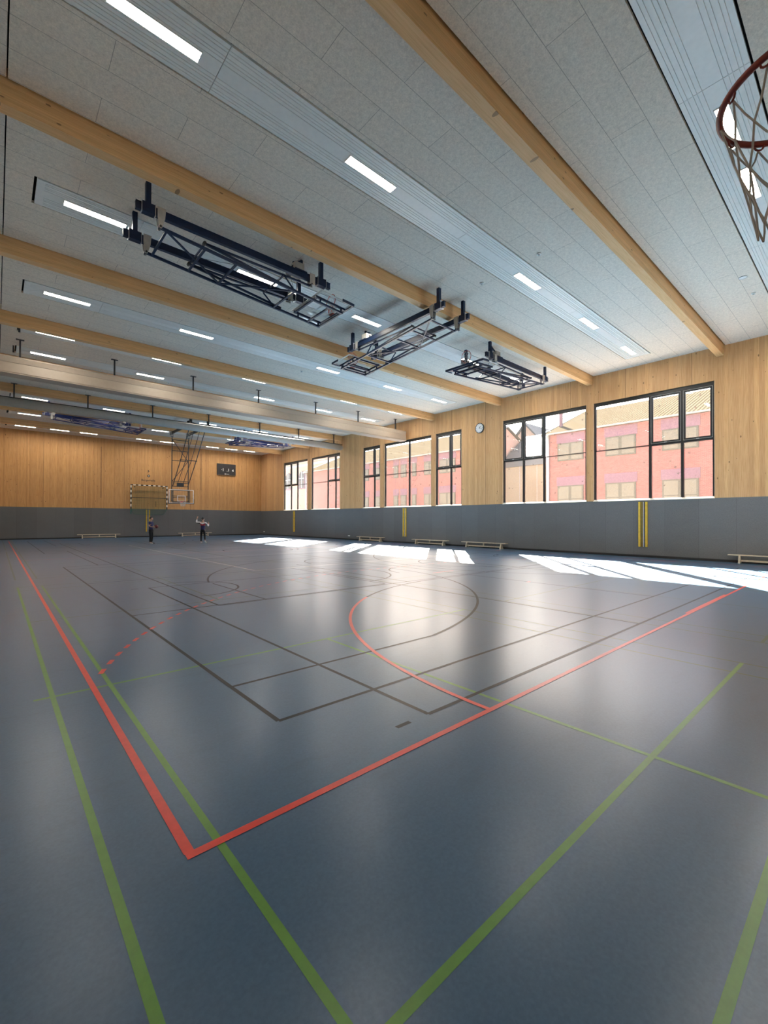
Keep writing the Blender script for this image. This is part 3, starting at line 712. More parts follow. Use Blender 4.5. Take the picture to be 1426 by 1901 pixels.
    for L in range(5):
        ring = []
        rr = 0.222-(0.022*L if L < 4 else 0.085)
        for i in range(12):
            a = 2*PI*(i+0.5*(L % 2))/12
            if lowered: p = Vector(Q(sr+0.095*L, W/2+rr*math.cos(a), rc+rr*math.sin(a)*fs))
            else:
                p = Vector(Q(sr, W/2+0.222*math.cos(a), rc+0.222*math.sin(a)*fs)); tgt = Vector(Q(sr, W/2, off+fs*0.03))
                hz = Vector(Q(sr+0.03*math.sin(3*a), W/2+0.18*math.cos(a), off+fs*0.02)); p = p.lerp(hz, L/5)+down*(0.10*math.sin(L/5*PI))
            ring.append(p)
        lv.append(ring)
    for L in range(4):
        for i in range(12):
            j = i if L % 2 == 0 else (i+1) % 12
            nm_.tube(lv[L][i], lv[L+1][i], 0.004, 'whitecord', 4); nm_.tube(lv[L][i], lv[L+1][(i-1) % 12 if L % 2 == 0 else (i+1) % 12], 0.004, 'whitecord', 4)
    nm_.build('net', rim)
    if lowered:
        sc = MB(); bx(sc, (0.05, W/2-0.25, 4.16), (0.13, W/2+0.25, 4.42), 'dark'); sc.build('shot_clock', root)
        x = MB(); x.bar(Q(3.42, 0, 0), Q(3.42, W, 0), 0.04, 0.04, metal); x.bar(Q(3.68, 0, 0), Q(3.68, W, 0), 0.04, 0.04, metal); x.build('lower_bar', root)
    return root
hoist('navy folded-up basketball hoist left of centre, nearest the camera', (2.58, 10.25), (1, 0), (0, 1))
hoist('navy folded-up basketball hoist in the middle, crossing under a timber beam', (10.155, 9.16), (0, 1), (1, 0))
hoist('navy folded-up basketball hoist at the right with its hoop upright', (18.84, 10.26), (-1, 0), (0, 1))
hoist('cobalt blue folded-up hoist far at the left behind the curtain tube', (2.58, 33.34), (1, 0), (0, 1), 'cobalt')
hoist('lowered basketball hoist with glass backboard and hoop near two players', (9.99, 35.58), (0, -1), (1, 0), 'dark', True)  # charcoal frame: backlit darkness put into its colour
hoist('blue folded-up hoist far at the right behind the curtain tube', (18.84, 33.34), (-1, 0), (0, 1), 'cobalt')

# ------------------------------------------------------------------ hoop beside the camera
hp = thing('basketball_hoop', 'dark red basketball rim with grey net close to the camera, top right', 'basketball hoop', (1.94, 0.145, 3.05))
r = MB(); r.ring((0, 0, 0), 0.226, 0.0105, 2, 'darkred', 64, 12)
for dx in (-0.09, 0.09): r.tube((dx, -0.205, -0.004), (dx*0.9, -0.375, -0.05), 0.008, 'darkred')
r.box((-0.11, -0.385, -0.09), (0.11, -0.375, 0.02), 'darkred'); rim = r.build('rim', hp)
hk = MB()
for i in range(12):
    a = 2*PI*(i+0.35)/12; c, s_ = math.cos(a), math.sin(a)
    pts = []
    for j in range(9):
        t_ = -PI*0.1+j/8*PI*1.5; pts.append(((0.226-0.004)*c - s_*0.016*math.cos(t_), (0.226-0.004)*s_ + c*0.016*math.cos(t_), -0.010-0.016*math.sin(t_) if j else -0.006))
    hk.path(pts, 0.0035, 'darkred', 6)
hk.build('net_hooks', rim)
nt_ = MB(); lv = []
for L in range(5):
    rr = [0.222, 0.195, 0.165, 0.138, 0.128][L]; ring = []
    for i in range(12):
        a = 2*PI*(i+0.35+0.5*(L % 2))/12; jit = 0.006*math.sin(i*7.3+L*2.1)
        ring.append(Vector(((rr+jit)*math.cos(a), (rr+jit)*math.sin(a), -0.024-0.105*L-(0.015*math.sin(i*3.1+L) if L else 0))))
    lv.append(ring)
for L in range(4):
    for i in range(12):
        for j in (i, (i-1) % 12 if L % 2 == 0 else (i+1) % 12):
            p, q = lv[L][i], lv[L+1][j]; mid = (p+q)/2; mid.z -= 0.008; mid.x *= 0.985; mid.y *= 0.985
            nt_.path([p, mid, q], 0.0032, 'cord', 6)
nt_.build('net', rim)
b = MB(); b.box((-0.9, -0.41, -0.15), (0.9, -0.385, 0.90), 'white')
for (x0, x1, z0, z1) in ((-0.295, 0.295, 0, 0.05), (-0.295, 0.295, 0.4, 0.45), (-0.295, -0.245, 0.05, 0.4), (0.245, 0.295, 0.05, 0.4)): b.box((x0, -0.385, z0), (x1, -0.382, z1), 'gblack')
b.build('backboard', hp)
b = MB()
for dx in (-0.5, 0.5): b.box((dx-0.03, -0.594, 0.1), (dx+0.03, -0.41, 0.16), 'dark'); b.box((dx-0.03, -0.594, 0.6), (dx+0.03, -0.41, 0.66), 'dark')
b.build('wall_bracket', hp)

# ------------------------------------------------------------------ clock, scoreboard, sign
ck = thing('wall_clock', 'round white wall clock with dark rim between the window groups', 'clock', (XW, 16.10, 7.26))
c = MB(); c.disc((0, 0, 0), 0.30, -0.06, 0, 'dark', 48); c.ring((-0.06, 0, 0), 0.29, 0.018, 0, 'dark', 48, 8); c.build('case', ck)
c = MB(); c.disc((-0.058, 0, 0), 0.275, -0.006, 0, 'white', 48); face = c.build('clock_face', ck)
c = MB()
for i in range(12):
    a = 2*PI*i/12; ry, rz = -math.sin(a), math.cos(a)
    c.bar((-0.066, ry*0.21, rz*0.21), (-0.066, ry*0.255, rz*0.255), 0.02, 0.004, 'gblack', up=(1, 0, 0))
c.build('hour_marks', face)
for nm_, ang, ln, wd in (('hour_hand', 38, 0.14, 0.028), ('minute_hand', 103, 0.22, 0.018)):
    a = R(ang); c = MB(); c.bar((-0.071, 0, 0), (-0.071, -math.sin(a)*ln, math.cos(a)*ln), wd, 0.004, 'gblack', up=(1, 0, 0)); c.disc((-0.068, 0, 0), 0.025, -0.006, 0, 'gblack', 16); c.build(nm_, ck)

def text_obj(name, txt, size, mat, parent, loc, rot, depth=0.004, align='CENTER'):
    cu = bpy.data.curves.new(name, 'FONT'); cu.body = txt; cu.size = size; cu.extrude = depth; cu.align_x = align; cu.align_y = 'CENTER'
    tmp = bpy.data.objects.new('tmp', cu); COL.objects.link(tmp); bpy.context.view_layer.update()
    me = bpy.data.meshes.new_from_object(tmp.evaluated_get(bpy.context.evaluated_depsgraph_get())); bpy.data.objects.remove(tmp); bpy.data.curves.remove(cu)
    me.materials.clear(); me.materials.append(M[mat]); me.name = name
    o = bpy.data.objects.new(name, me); COL.objects.link(o); o.location = loc; o.rotation_euler = rot
    if parent: o.parent = parent
    return o
sb = thing('scoreboard', 'black rectangular scoreboard with white digits on the far wooden wall', 'scoreboard', (18.08, YF-0.03, 6.88))
c = MB(); c.box((-0.98, -0.10, -0.58), (0.98, 0, 0.58), 'dark'); c.build('case', sb)
c = MB(); c.box((-0.93, -0.105, -0.53), (0.93, -0.10, 0.53), 'gblack'); c.build('display_face', sb)
text_obj('digits', '\u00b71', 0.42, 'digit', sb, (-0.42, -0.108, -0.06), (PI/2, 0, 0)); text_obj('digits', '.1', 0.42, 'digit', sb, (0.16, -0.108, -0.06), (PI/2, 0, 0)); text_obj('digits', '4', 0.36, 'digit', sb, (0.66, -0.108, -0.08), (PI/2, 0, 0))
c = MB(); c.box((-0.22, -0.108, -0.50), (-0.04, -0.105, -0.44), 'gwhite'); c.box((0.0, -0.107, -0.49), (0.26, -0.105, -0.455), 'grey'); c.build('maker_plate', sb)
sg = thing('wall_sign', 'black lettering with ring emblem and small pennant above the wall goal', 'sign', (10.70, YF-0.012, 5.30))
t_ = text_obj('lettering', 'Burgerhalle', 0.26, 'gblack', sg, (0, 0, 0), (PI/2, 0, 0), 0.008)
c = MB(); c.ring((0.03, 0, 0.42), 0.085, 0.035, 1, 'gblack', 28, 8); c.disc((0.03, -0.01, 0.42), 0.05, 0.012, 1, 'gwhite', 20); c.build('ring_emblem', sg)
c = MB(); c.prism([(-0.02, 0.95), (0.12, 0.86), (-0.01, 0.82), (-0.01, 0.70), (-0.04, 0.70), (-0.04, 0.95)], 1, -0.004, 0.004, 'gblack'); c.build('pennant_emblem', sg)

# ------------------------------------------------------------------ goal on the far wall
gl = thing('handball_goal', 'black and white striped handball goal raised against the far wall', 'goal', (10.74, 45.15, 2.6))
def striped(p, q, first, n, nm, seg=0.2):
    mb = MB(); p, q = Vector(p), Vector(q)
    for i in range(n):
        a, b = p.lerp(q, i/n), p.lerp(q, (i+1)/n); mb.bar(a, b, 0.08, 0.08, 'gblack' if (i+first) % 2 == 0 else 'gwhite')
    return mb.build(nm, gl)
striped((-1.52, 0, 2.16), (-1.52, 0, 0.0), 1, 10, 'goal_post'); striped((1.52, 0, 2.16), (1.52, 0, 0.0), 1, 10, 'goal_post'); striped((-1.56, 0, 2.20), (1.56, 0, 2.20), 0, 15, 'crossbar')
c = MB()
for x in (-1.52,): c.box((x-0.04, -0.04, -0.46), (x+0.04, 0.04, 0.0), 'goalgreen')
c.box((1.49, -0.03, -0.08), (1.55, 0.03, 0.0), 'goalgreen')
c.path([(-1.44, 0.02, 0.0), (-1.42, 0.02, -0.25), (-1.30, 0.02, -0.42), (-1.1, 0.02, -0.5), (1.1, 0.02, -0.5), (1.30, 0.02, -0.42), (1.42, 0.02, -0.25), (1.44, 0.02, 0.0)], 0.014, 'goalgreen'); c.build('lower_hoop', gl)
c = MB(); c.bar((-1.48, 0.05, 1.05), (1.48, 0.05, 1.05), 0.05, 0.05, 'dark'); c.build('wall_bar', gl)
c = MB(); d_ = 0.009
for i in range(31):
    x = -1.46+i*2.92/30; zb = -0.46 if abs(x) < 1.2 else -0.46+(abs(x)-1.2)*1.2
    c.box((x-d_/2, 0.03, zb), (x+d_/2, 0.036, 2.16), 'netgreen')
for i in range(27): z = -0.44+i*0.1; xx = 1.46 if z > -0.2 else 1.3; c.box((-xx, 0.03, z-d_/2), (xx, 0.036, z+d_/2), 'netgreen')
c.build('net', gl)
c = MB()
for x in (-1.2, 1.2): c.box((x-0.04, 0.04, 2.0), (x+0.04, 0.225, 2.08), 'dark')
c.build('wall_bracket', gl)

# ------------------------------------------------------------------ yellow padded wall channels
def channel(label, loc, axis, hw, n=2):
    t = thing('wall_channel', label, 'wall channel', loc, 'yellow padded wall channels')
    for s_ in ((-1, 1) if n == 2 else (1, -1)):
        c = MB(); lo, hi = sorted((s_*hw, s_*(hw-0.085)))
        if axis == 1: c.box((-0.06, lo, 0), (0, hi, 2.04), 'yellow')
        else: c.box((lo, -0.06, 0), (hi, 0, 2.04), 'yellow')
        c.build('foam_strip', t)
    c = MB()
    g = max(0.02, hw-0.11)
    if axis == 1: c.box((-0.018, -g-0.02, 0.0), (0, g+0.02, 2.04), 'dark'); c.box((-0.045, -0.045, 0.0), (-0.018, -0.01, 2.04), 'steel'); c.box((-0.035, 0.03, 0.0), (-0.018, 0.05, 2.04), 'yellow')
    else: c.box((-g-0.02, -0.018, 0.0), (g+0.02, 0, 2.04), 'dark'); c.box((-0.02, -0.045, 0.0), (0.02, -0.018, 2.04), 'steel')
    c.build('steel_rail', t)
channel('two yellow padded strips with steel rail below the nearest window', (XW-0.002, 7.11, 0.47), 1, 0.185)
channel('two yellow padded strips below the middle double window', (XW-0.002, 22.63, 0.47), 1, 0.17)
channel('narrow yellow padded strips below the farthest window', (XW-0.002, 38.22, 0.47), 1, 0.14)
channel('two yellow padded strips on the far wall beneath the goal', (10.69, YF-0.004, 0.5), 0, 0.17)

# ------------------------------------------------------------------ benches
def make_bench():
    t = thing('gym_bench', 'x', 'bench', (0, 0, 0), 'long low wooden gym benches')
    L = 3.18
    c = MB(); c.box((-0.12, 0, 0.30), (0.12, L, 0.335), 'bench'); c.build('seat_board', t)
    for y in (0.36, L-0.36):
        c = MB(); c.prism([(-0.06, 0.30), (0.06, 0.30), (0.14, 0.03), (0.14, 0.0), (-0.14, 0.0), (-0.14, 0.03)], 1, y-0.03, y+0.03, 'bench')
        l = c.build('leg', t)
        c = MB(); c.box((-0.15, y-0.035, 0.0), (-0.10, y+0.035, 0.03), 'gwhite'); c.box((0.10, y-0.035, 0.0), (0.15, y+0.035, 0.03), 'gwhite'); c.build('rubber_foot', l)
    c = MB(); c.prism([(-0.04, 0.30), (0.04, 0.30), (0.025, 0.14), (-0.025, 0.14)], 1, L/2-0.03, L/2+0.03, 'bench'); c.build('middle_support', t)
    c = MB(); c.box((-0.02, 0.36, 0.07), (0.02, L-0.36, 0.14), 'bench'); c.build('balance_beam', t)
    return t
bn = make_bench(); bn.location = (21.83, 0.80, 0); bn['label'] = 'low wooden gym bench cut off by the right picture edge'
for y, lab in ((14.07, 'low wooden gym bench nearest the clock wall section, nearest of three along the windows'), (18.42, 'low wooden gym bench in the middle of three along the window wall'), (24.65, 'low wooden gym bench farthest back of three along the window wall')):
    dup(bn, (21.83, y, 0), lab)
for x, lab in ((5.2, 'low wooden gym bench at the far wall left of the standing person'), (13.3, 'low wooden gym bench at the far wall behind the throwing person')):
    o = dup(bn, (x, 45.10, 0), lab); o.rotation_euler = (0, 0, -PI/2)

# sockets and floor covers
for y, lab in ((29.27, 'white double wall socket low on the grey wall beside a bench'), (44.68, 'small white wall socket low in the far right corner')):
    s_ = MB(); s_.box((-0.015, -0.14, -0.045), (0, -0.02, 0.045), 'white'); s_.box((-0.015, 0.02, -0.045), (0, 0.14, 0.045), 'white')
    o = s_.build('wall_socket'); o.location = (XW-0.002, y, 0.34); tag(o, lab, 'socket', 'white wall sockets')
for x, y, lab in ((9.19, 23.39, 'small dark floor cover in front of the throwing person'), (12.41, 21.87, 'small dark floor cover beside the far sunlight patches, left one'), (12.75, 21.70, 'small dark floor cover beside the far sunlight patches, right one'), (17.27, 24.31, 'small dark floor cover between the sunlight patches'), (17.89, 12.04, 'small dark floor cover in front of the nearest long bench')):
    s_ = MB(); s_.disc((0, 0, 0), 0.06, 0.008, 2, 'dark', 20); o = s_.build('floor_cover'); o.location = (x, y, 0.0); tag(o, lab, 'floor cover', 'round floor socket covers')

# ------------------------------------------------------------------ people
def skin(name, pts, edges, mat, parent, root=0, sub=2, mats=None):
    """pts: list of (x,y,z,r) or (x,y,z,rx,ry)"""
    me = bpy.data.meshes.new(name); me.from_pydata([p[:3] for p in pts], edges, [])
    o = bpy.data.objects.new(name, me); COL.objects.link(o)
    md = o.modifiers.new('skin', 'SKIN'); md.use_smooth_shade = True
    for i, p in enumerate(pts):
        sv = me.skin_vertices[0].data[i]; sv.radius = (p[3], p[4] if len(p) > 4 else p[3]); sv.use_root = (i == root)
    o.modifiers.new('sub', 'SUBSURF').levels = sub
    bpy.context.view_layer.update()
    m2 = bpy.data.meshes.new_from_object(o.evaluated_get(bpy.context.evaluated_depsgraph_get()))
    bpy.data.objects.remove(o); bpy.data.meshes.remove(me); m2.name = name
    m2.materials.clear()
    for k in (mats or [mat]): m2.materials.append(M[k])
    for p in m2.polygons: p.use_smooth = True
    q = bpy.data.objects.new(name, m2); COL.objects.link(q); q.parent = parent
    return q
def chain(pts, edges, seq, start=None):
    idx = []
    for p in seq: pts.append(p); idx.append(len(pts)-1)
    if start is not None: edges.append((start, idx[0]))
    for a, b in zip(idx[:-1], idx[1:]): edges.append((a, b))
    return idx
def hand(pts, edges, wrist_i, w_, d, up, curl=0.3):
    """palm and five fingers, d = hand direction, up = palm normal"""
    w_, d, up = Vector(w_), Vector(d).normalized(), Vector(up).normalized(); sd = d.cross(up).normalized()
    palm = w_+d*0.05; pts.append((*palm, 0.026, 0.018)); pi = len(pts)-1; edges.append((wrist_i, pi))
    for k, (off, ln) in enumerate(((-0.032, 0.062), (-0.011, 0.075), (0.011, 0.07), (0.031, 0.055))):
        b = palm+d*0.035+sd*off; m_ = b+d*ln*0.55+up*curl*0.03; e = m_+d*ln*0.45+up*curl*0.06
        chain(pts, edges, [(*b, 0.010), (*m_, 0.009), (*e, 0.007)], pi)
    b = palm-d*0.01-sd*0.04; chain(pts, edges, [(*b, 0.011), (*(b-sd*0.02+d*0.035), 0.009)], pi)
# both are built facing +X (front), left = +Y, feet at z = 0
def person(label, loc, rot, arms, legs, H=1.80, lean=0.0):
    t = thing('person', label, 'person', loc); t.rotation_euler = (0, 0, rot)
    pts, ed = [], []
    pts.append((0, 0, 0.96, 0.09, 0.09))
    sp = chain(pts, ed, [(0.0, 0, 1.12, 0.085, 0.085), (0.005, 0, 1.30, 0.092, 0.092), (0.0, 0, 1.43, 0.07, 0.07), (0.005, 0, 1.52, 0.052), (0.02, 0, 1.58, 0.055)], 0)
    hd = chain(pts, ed, [(0.03, 0, 1.64, 0.078, 0.088), (0.028, 0, 1.71, 0.082, 0.10), (0.015, 0, 1.765, 0.06, 0.075)], sp[-1])
    chain(pts, ed, [(0.115, 0, 1.655, 0.014), (0.138, 0, 1.645, 0.010)], hd[0])
    for s_ in (1, -1): chain(pts, ed, [(0.02, s_*0.088, 1.66, 0.014), (0.015, s_*0.098, 1.67, 0.010)], hd[0])
    for s_, (sh, el, wr_, hd_, up) in zip((1, -1), arms):
        a = chain(pts, ed, [(*sh, 0.062), (*el, 0.042), (*wr_, 0.028)], sp[2]); hand(pts, ed, a[-1], wr_, hd_, up)
    for s_, (hip, kn, an, toe) in zip((1, -1), legs):
        chain(pts, ed, [(*hip, 0.088), (*kn, 0.056), (*an, 0.036), (*toe, 0.034)], 0)
    body = skin('body', pts, ed, 'skin', t)
    # face and hair
    bm = bmesh.new(); bmesh.ops.create_uvsphere(bm, u_segments=24, v_segments=16, radius=1.0)
    for v in bm.verts:
        x, y, z = v.co
        kx = 0.108 if x < 0 else 0.092
        if z < -0.1 and x > -0.2: x = -0.2+(x+0.2)*0.25
        elif z < 0.35 and x > 0.15: x = 0.15+(x-0.15)*0.3
        v.co = (0.008+kx*x, 0.092*y, 1.722+0.102*z)
    for f in bm.faces: f.smooth = True
    hm = bpy.data.meshes.new('hair'); bm.to_mesh(hm); bm.free(); hm.materials.append(M['hair'])
    ho = bpy.data.objects.new('hair', hm); COL.objects.link(ho); ho.parent = t
    f = MB()
    for s_ in (1, -1): f.disc((0.108, s_*0.034, 1.672), 0.010, 0.008, 0, 'hair', 10); f.box((0.108, s_*0.034-0.016, 1.69), (0.118, s_*0.034+0.016, 1.696), 'hair')
    f.box((0.104, -0.022, 1.608), (0.114, 0.022, 1.616), 'darkred'); f.build('face_features', body)
    return t, body
# person standing in profile with a ball
V_ = Vector
armsA = [((0, 0.17, 1.44), (0.02, 0.235, 1.17), (0.27, 0.13, 1.13), (1, -0.5, 0.15), (0, -1, 0)), ((0, -0.17, 1.44), (0.02, -0.235, 1.17), (0.27, -0.13, 1.13), (1, 0.5, 0.15), (0, 1, 0))]
legsA = [((0.0, 0.095, 0.88), (0.02, 0.11, 0.48), (-0.03, 0.11, 0.08), (0.13, 0.125, 0.035)), ((0.0, -0.095, 0.88), (0.03, -0.10, 0.48), (0.01, -0.11, 0.08), (0.17, -0.12, 0.035))]
face_right = math.atan2(RT.y, RT.x)
A, _ = person('standing person in navy T-shirt and black trousers holding a dark red ball', (7.86, 32.57, 0), face_right, armsA, legsA)
def garment_legs(t, legs, mat, r0=0.105, r1=0.078, r2=0.07, top=1.06, nm='trousers'):
    pts, ed = [(0, 0, top, 0.155, 0.12)], []
    pts.append((0, 0, 0.90, 0.165, 0.125)); ed.append((0, 1))
    for hip, kn, an, toe in legs:
        a = V_(an); k = V_(kn); e = k.lerp(a, 0.93)
        chain(pts, ed, [(hip[0], hip[1], hip[2]-0.06, r0), (*kn, r1), (*e, r2)], 1)
    return skin(nm, pts, ed, mat, t, 1)
def shoes(t, legs, mats):
    for (hip, kn, an, toe), mt in zip(legs, mats):
        a, b = V_(an), V_(toe); d = (b-a); d.normalize()
        skin('shoe', [(*(a+V_((-0.03, 0, -0.02))), 0.05, 0.042), (*(a.lerp(b, 0.55)), 0.048, 0.04), (*(b+d*0.06), 0.042, 0.032)], [(0, 1), (1, 2)], mt, t, 1)
garment_legs(A, legsA, 'blackcloth')
shoes(A, legsA, ('blackcloth', 'whitecloth'))
skin('t_shirt', [(0, 0, 0.80, 0.17, 0.14), (0, 0, 1.14, 0.155, 0.115), (0.005, 0, 1.31, 0.175, 0.12), (0, 0, 1.45, 0.12, 0.09), (0, 0.17, 1.445, 0.078), (0.008, 0.215, 1.27, 0.066), (0, -0.17, 1.445, 0.078), (0.008, -0.215, 1.27, 0.066)],
     [(0, 1), (1, 2), (2, 3), (2, 4), (4, 5), (2, 6), (6, 7)], 'navycloth', A, 2)
bl = MB(); n0 = 0
ico = bpy.data.meshes.new('ball')
bm = bmesh.new(); bmesh.ops.create_uvsphere(bm, u_segments=28, v_segments=18, radius=0.12)
for f in bm.faces: f.smooth = True
bm.to_mesh(ico); bm.free(); ico.materials.append(M['ball'])
ball = thing('basketball', 'dark red ball held at waist height by the standing person', 'ball', (7.86+RT.x*0.36, 32.57+RT.y*0.36, 1.17))
bo = bpy.data.objects.new('ball_skin', ico); COL.objects.link(bo); bo.parent = ball
sm_ = MB()
for ax in (0, 1, 2): sm_.ring((0, 0, 0), 0.1195, 0.002, ax, 'gblack', 36, 5)
sm_.build('seam', bo)
# person throwing, seen from behind; front is +X locally, rotated to face the hoop
armsB = [((0.0, 0.18, 1.42), (0.05, 0.46, 1.45), (0.10, 0.45, 1.73), (0.25, -0.35, 1), (1, 0, 0)), ((0.0, -0.18, 1.42), (0.10, -0.34, 1.19), (0.30, -0.30, 1.36), (0.6, 0.2, 0.9), (0, 1, 0))]
legsB = [((0.0, 0.09, 0.88), (0.02, 0.12, 0.48), (0.0, 0.12, 0.08), (0.14, 0.13, 0.035)), ((0.0, -0.09, 0.88), (-0.02, -0.14, 0.50), (-0.16, -0.21, 0.18), (-0.08, -0.24, 0.05))]
face_away = math.atan2(F.y, F.x)
B, _ = person('person seen from behind in white, red and navy top, one arm raised', (10.92, 31.52, 0), face_away+0.05, armsB, legsB)
garment_legs(B, legsB, 'blackcloth', 0.096, 0.066, 0.05, 1.0, 'leggings'); shoes(B, legsB, ('whitecloth', 'whitecloth'))
top = skin('pullover', [(0, 0, 0.80, 0.17, 0.13), (0, 0, 1.10, 0.15, 0.11), (0.005, 0, 1.29, 0.165, 0.115), (0, 0, 1.43, 0.125, 0.09), (0, 0.18, 1.425, 0.075), (0.05, 0.46, 1.45, 0.056), (0.095, 0.452, 1.66, 0.04),
           (0, -0.18, 1.425, 0.075), (0.10, -0.34, 1.19, 0.058), (0.24, -0.31, 1.30, 0.042)],
           [(0, 1), (1, 2), (2, 3), (2, 4), (4, 5), (5, 6), (2, 7), (7, 8), (8, 9)], 'whitecloth', B, 2, 3, ['whitecloth', 'redcloth', 'navycloth', 'blackcloth'])
for p in top.data.polygons:
    x, y, z = p.center
    lim = 1.40-0.09*(0.2-min(0.2, abs(y)))/0.2
    if abs(y) < 0.19: p.material_index = 0 if (z > lim or z < 0.85) else (1 if z > 1.22 else 2)
    elif z < 1.42 and y > 0 and y < 0.44: p.material_index = 3
    elif y < 0 and y > -0.27 and z < 1.36 and x < 0.12: p.material_index = 3

# ------------------------------------------------------------------ outside
g = MB(); g.box((XW+TH+0.3, -60, -0.3), (160, 190, -0.02), 'ground'); struct(g, 'ground')
def wing(label, y0, y1, wins, zg=9.4):
    t = thing('brick_building', label, 'building', (38, (y0+y1)/2, 0), 'brick wings across the yard')
    def put(mb, n, p=t):
        o = mb.build(n, p)
        if p is t: at0(o, t)
        return o
    c = MB(); c.box((38.0, y0, -0.02), (54.4, y1, zg+0.05), 'brick'); c.prism([(38.05, zg), (46.2, 12.75), (54.35, zg)], 1, y0, y1, 'brick') if False else None
    put(c, 'wall')
    c = MB()
    c.v += [(37.6, y0-0.3, zg-0.02), (46.2, y0-0.3, 12.9), (46.2, y1+0.3, 12.9), (37.6, y1+0.3, zg-0.02), (37.6, y0-0.3, zg+0.14), (46.2, y0-0.3, 13.08), (46.2, y1+0.3, 13.08), (37.6, y1+0.3, zg+0.14)]
    for q in ((0, 1, 2, 3), (7, 6, 5, 4), (0, 3, 7, 4), (1, 5, 6, 2), (0, 4, 5, 1), (3, 2, 6, 7)): c.face(list(q), 'tiles')
    c.v += [(46.2, y0-0.3, 12.9), (54.8, y0-0.3, zg-0.02), (54.8, y1+0.3, zg-0.02), (46.2, y1+0.3, 12.9), (46.2, y0-0.3, 13.08), (54.8, y0-0.3, zg+0.14), (54.8, y1+0.3, zg+0.14), (46.2, y1+0.3, 13.08)]
    for q in ((0, 1, 2, 3), (7, 6, 5, 4), (0, 3, 7, 4), (1, 5, 6, 2), (0, 4, 5, 1), (3, 2, 6, 7)): c.face([8+i for i in q], 'tiles')
    put(c, 'roof')
    c = MB()
    for yy in (y0, y1): c.prism([(38.0, zg), (46.2, 12.9), (54.4, zg)], 1, yy-0.02 if yy == y0 else yy-0.2, yy+0.2 if yy == y0 else yy+0.02, 'cream')
    put(c, 'gable')
    c = MB(); c.box((37.45, y0-0.35, zg), (37.62, y1+0.35, zg+0.13), 'gutter')
    for yy in (y0-0.35, y1+0.18): c.bar((37.5, yy+0.08, zg+0.05), (46.2, yy+0.08, 13.0), 0.17, 0.22, 'gutter')
    put(c, 'gutter')
    c = MB()
    c.tube((37.85, y1-0.15, 0), (37.85, y1-0.15, zg), 0.12, 'gwhite', 10); put(c, 'downpipe')
    for (a, b) in wins:
        for z0, z1 in ((6.98, 8.56), (3.1, 4.76)):
            f = MB(); f.box((37.93, a, z0), (38.02, b, z1), 'wframe'); wo = put(f, 'window')
            f = MB(); n = 2 if b-a > 1.5 else 1; ww = (b-a)/n
            for i in range(n):
                f.box((37.915, a+i*ww+0.12, z0+0.12), (37.93, a+(i+1)*ww-0.12, z0+0.42), 'blind'); f.box((37.915, a+i*ww+0.12, z0+0.5), (37.93, a+(i+1)*ww-0.12, z1-0.1), 'blind')
            f.build('pane', wo)
            f = MB(); top_ = 9.38 if z1 > 6 else 5.55
            f.box((37.975, a-0.1, z1), (38.0, b+0.1, top_), 'lilac'); put(f, 'lintel_panel')
    return t
w1 = wing('red brick wing with tiled roof seen through the two nearest windows', -14, 20.25, [(12.76-4.15*k, 15.07-4.15*k) for k in range(-1, 6)], 9.4)
c = MB(); c.box((40.0, 19.85, 9.9), (40.25, 20.10, 11.75), 'lilac'); c.box((39.97, 19.82, 11.75), (40.28, 20.13, 11.82), 'gutter'); o = c.build('chimney', w1); at0(o, w1)
wing('red brick wing with tiled roof seen through the middle windows', 30.0, 62.0, [(31.0, 33.3), (33.9, 35.7), (37.0, 37.7), (38.7, 39.7), (40.17, 41.0), (42.6, 44.6), (46.0, 48.2), (50.0, 52.3)], 9.25)
t = thing('link_building', 'beige panelled link building with slate roof between the brick wings', 'building', (44, 25.1, 0))
c = MB(); c.box((44, 20.7, -0.02), (52, 29.55, 7.7), 'beige')
for yy in (22.5, 24.6, 26.7, 28.8): c.box((43.97, yy-0.05, 0), (44, yy+0.05, 7.7), 'gutter')
o = c.build('wall', t); at0(o, t)
c = MB(); c.prism([(43.8, 7.7), (44.6, 8.5), (52, 8.5), (52, 7.7)], 1, 20.7, 29.55, 'blind'); c.prism([(44.6, 8.5), (50, 12.2), (52, 12.2), (52, 8.5)], 1, 20.7, 29.55, 'slate'); o = c.build('roof', t); at0(o, t)
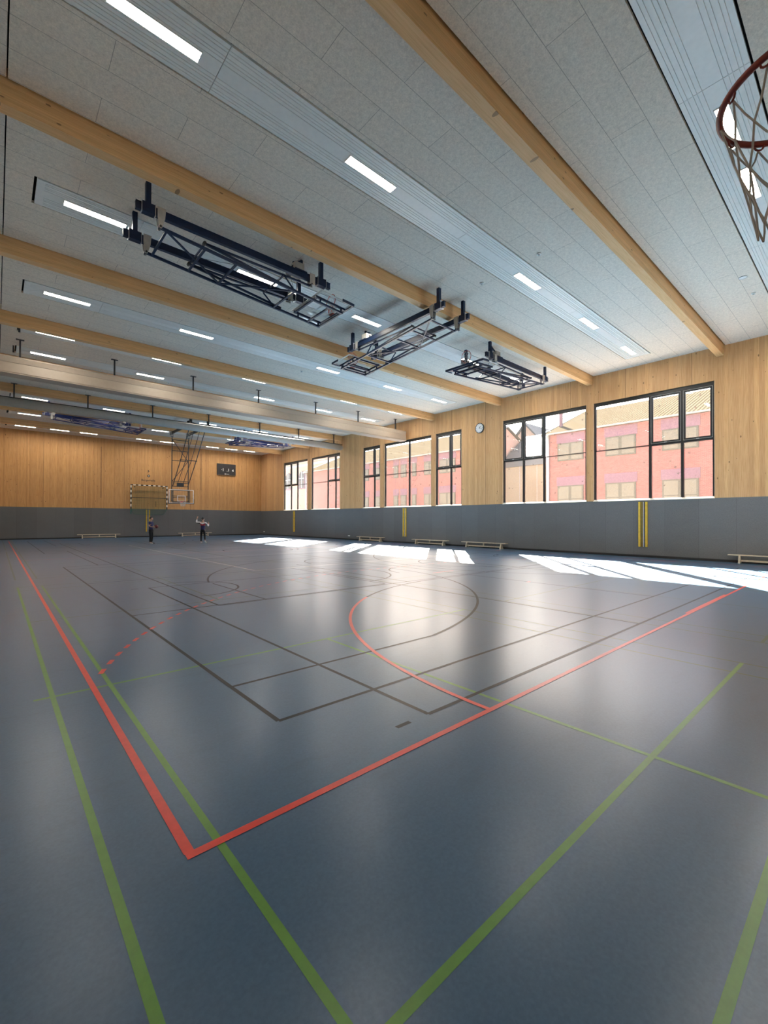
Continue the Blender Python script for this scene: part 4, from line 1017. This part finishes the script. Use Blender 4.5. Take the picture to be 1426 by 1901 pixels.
t = thing('gabled_house', 'pink gabled house rising behind the slate roof', 'building', (58, 33, 0))
c = MB(); c.prism([(29.5, 0), (29.5, 11.0), (33.4, 15.2), (37.3, 11.0), (37.3, 0)], 0, 56.5, 66, 'cream'); o = c.build('wall', t); at0(o, t)
c = MB()
for (a, b) in (((29.2, 10.75), (33.4, 15.3)), ((33.4, 15.3), (37.6, 10.75))): c.prism([a, b, (b[0], b[1]+0.3), (a[0], a[1]+0.3)], 0, 56.2, 66.3, 'slate')
o = c.build('roof', t); at0(o, t)
# pale church-like building far behind
t = thing('cream_building', 'cream rendered building with arched windows seen through the farthest windows', 'building', (60, 95, 0))
c = MB(); c.box((60, 84.4, -0.02), (75, 112, 18.5), 'cream'); c.box((59.8, 84.2, 15.6), (60, 112, 16.1), 'gwhite'); c.box((59.6, 84.0, 18.2), (60, 112, 18.7), 'gwhite'); o = c.build('wall', t); at0(o, t)
def archwin(y, z0, z1, w_):
    c = MB(); n = 10
    def arch(ww, a): 
        zz = z1-ww/2; P_ = [(y-ww/2, z0+a), (y+ww/2, z0+a)]; P_ += [(y+ww/2*math.cos(PI*i/n), zz-a*0+ww/2*math.sin(PI*i/n)) for i in range(n+1)]; return P_
    c.prism(arch(w_+0.7, -0.3), 0, 59.8, 60.0, 'lilac'); o = c.build('window', t); at0(o, t)
    c = MB(); c.prism(arch(w_, 0), 0, 59.75, 59.82, 'slate'); c.box((59.68, y-0.09, z0), (59.76, y+0.09, z1), 'gwhite'); c.box((59.68, y-w_/2, z1-w_*0.75), (59.76, y+w_/2, z1-w_*0.75+0.2), 'gwhite'); c.build('pane', o)
archwin(99.9, 10.0, 14.3, 2.6); archwin(89.6, 9.2, 13.2, 2.8); archwin(86.6, 9.2, 13.2, 1.9); archwin(107, 10.0, 14.3, 2.6)
c = MB(); c.prism([(58.2, 6.0), (60, 7.2), (60, 6.9), (58.2, 5.7)], 1, 84.6, 94, 'blueband'); c.box((58.2, 84.6, 5.4), (58.25, 94, 6.0), 'blueband'); o = c.build('awning', t); at0(o, t)
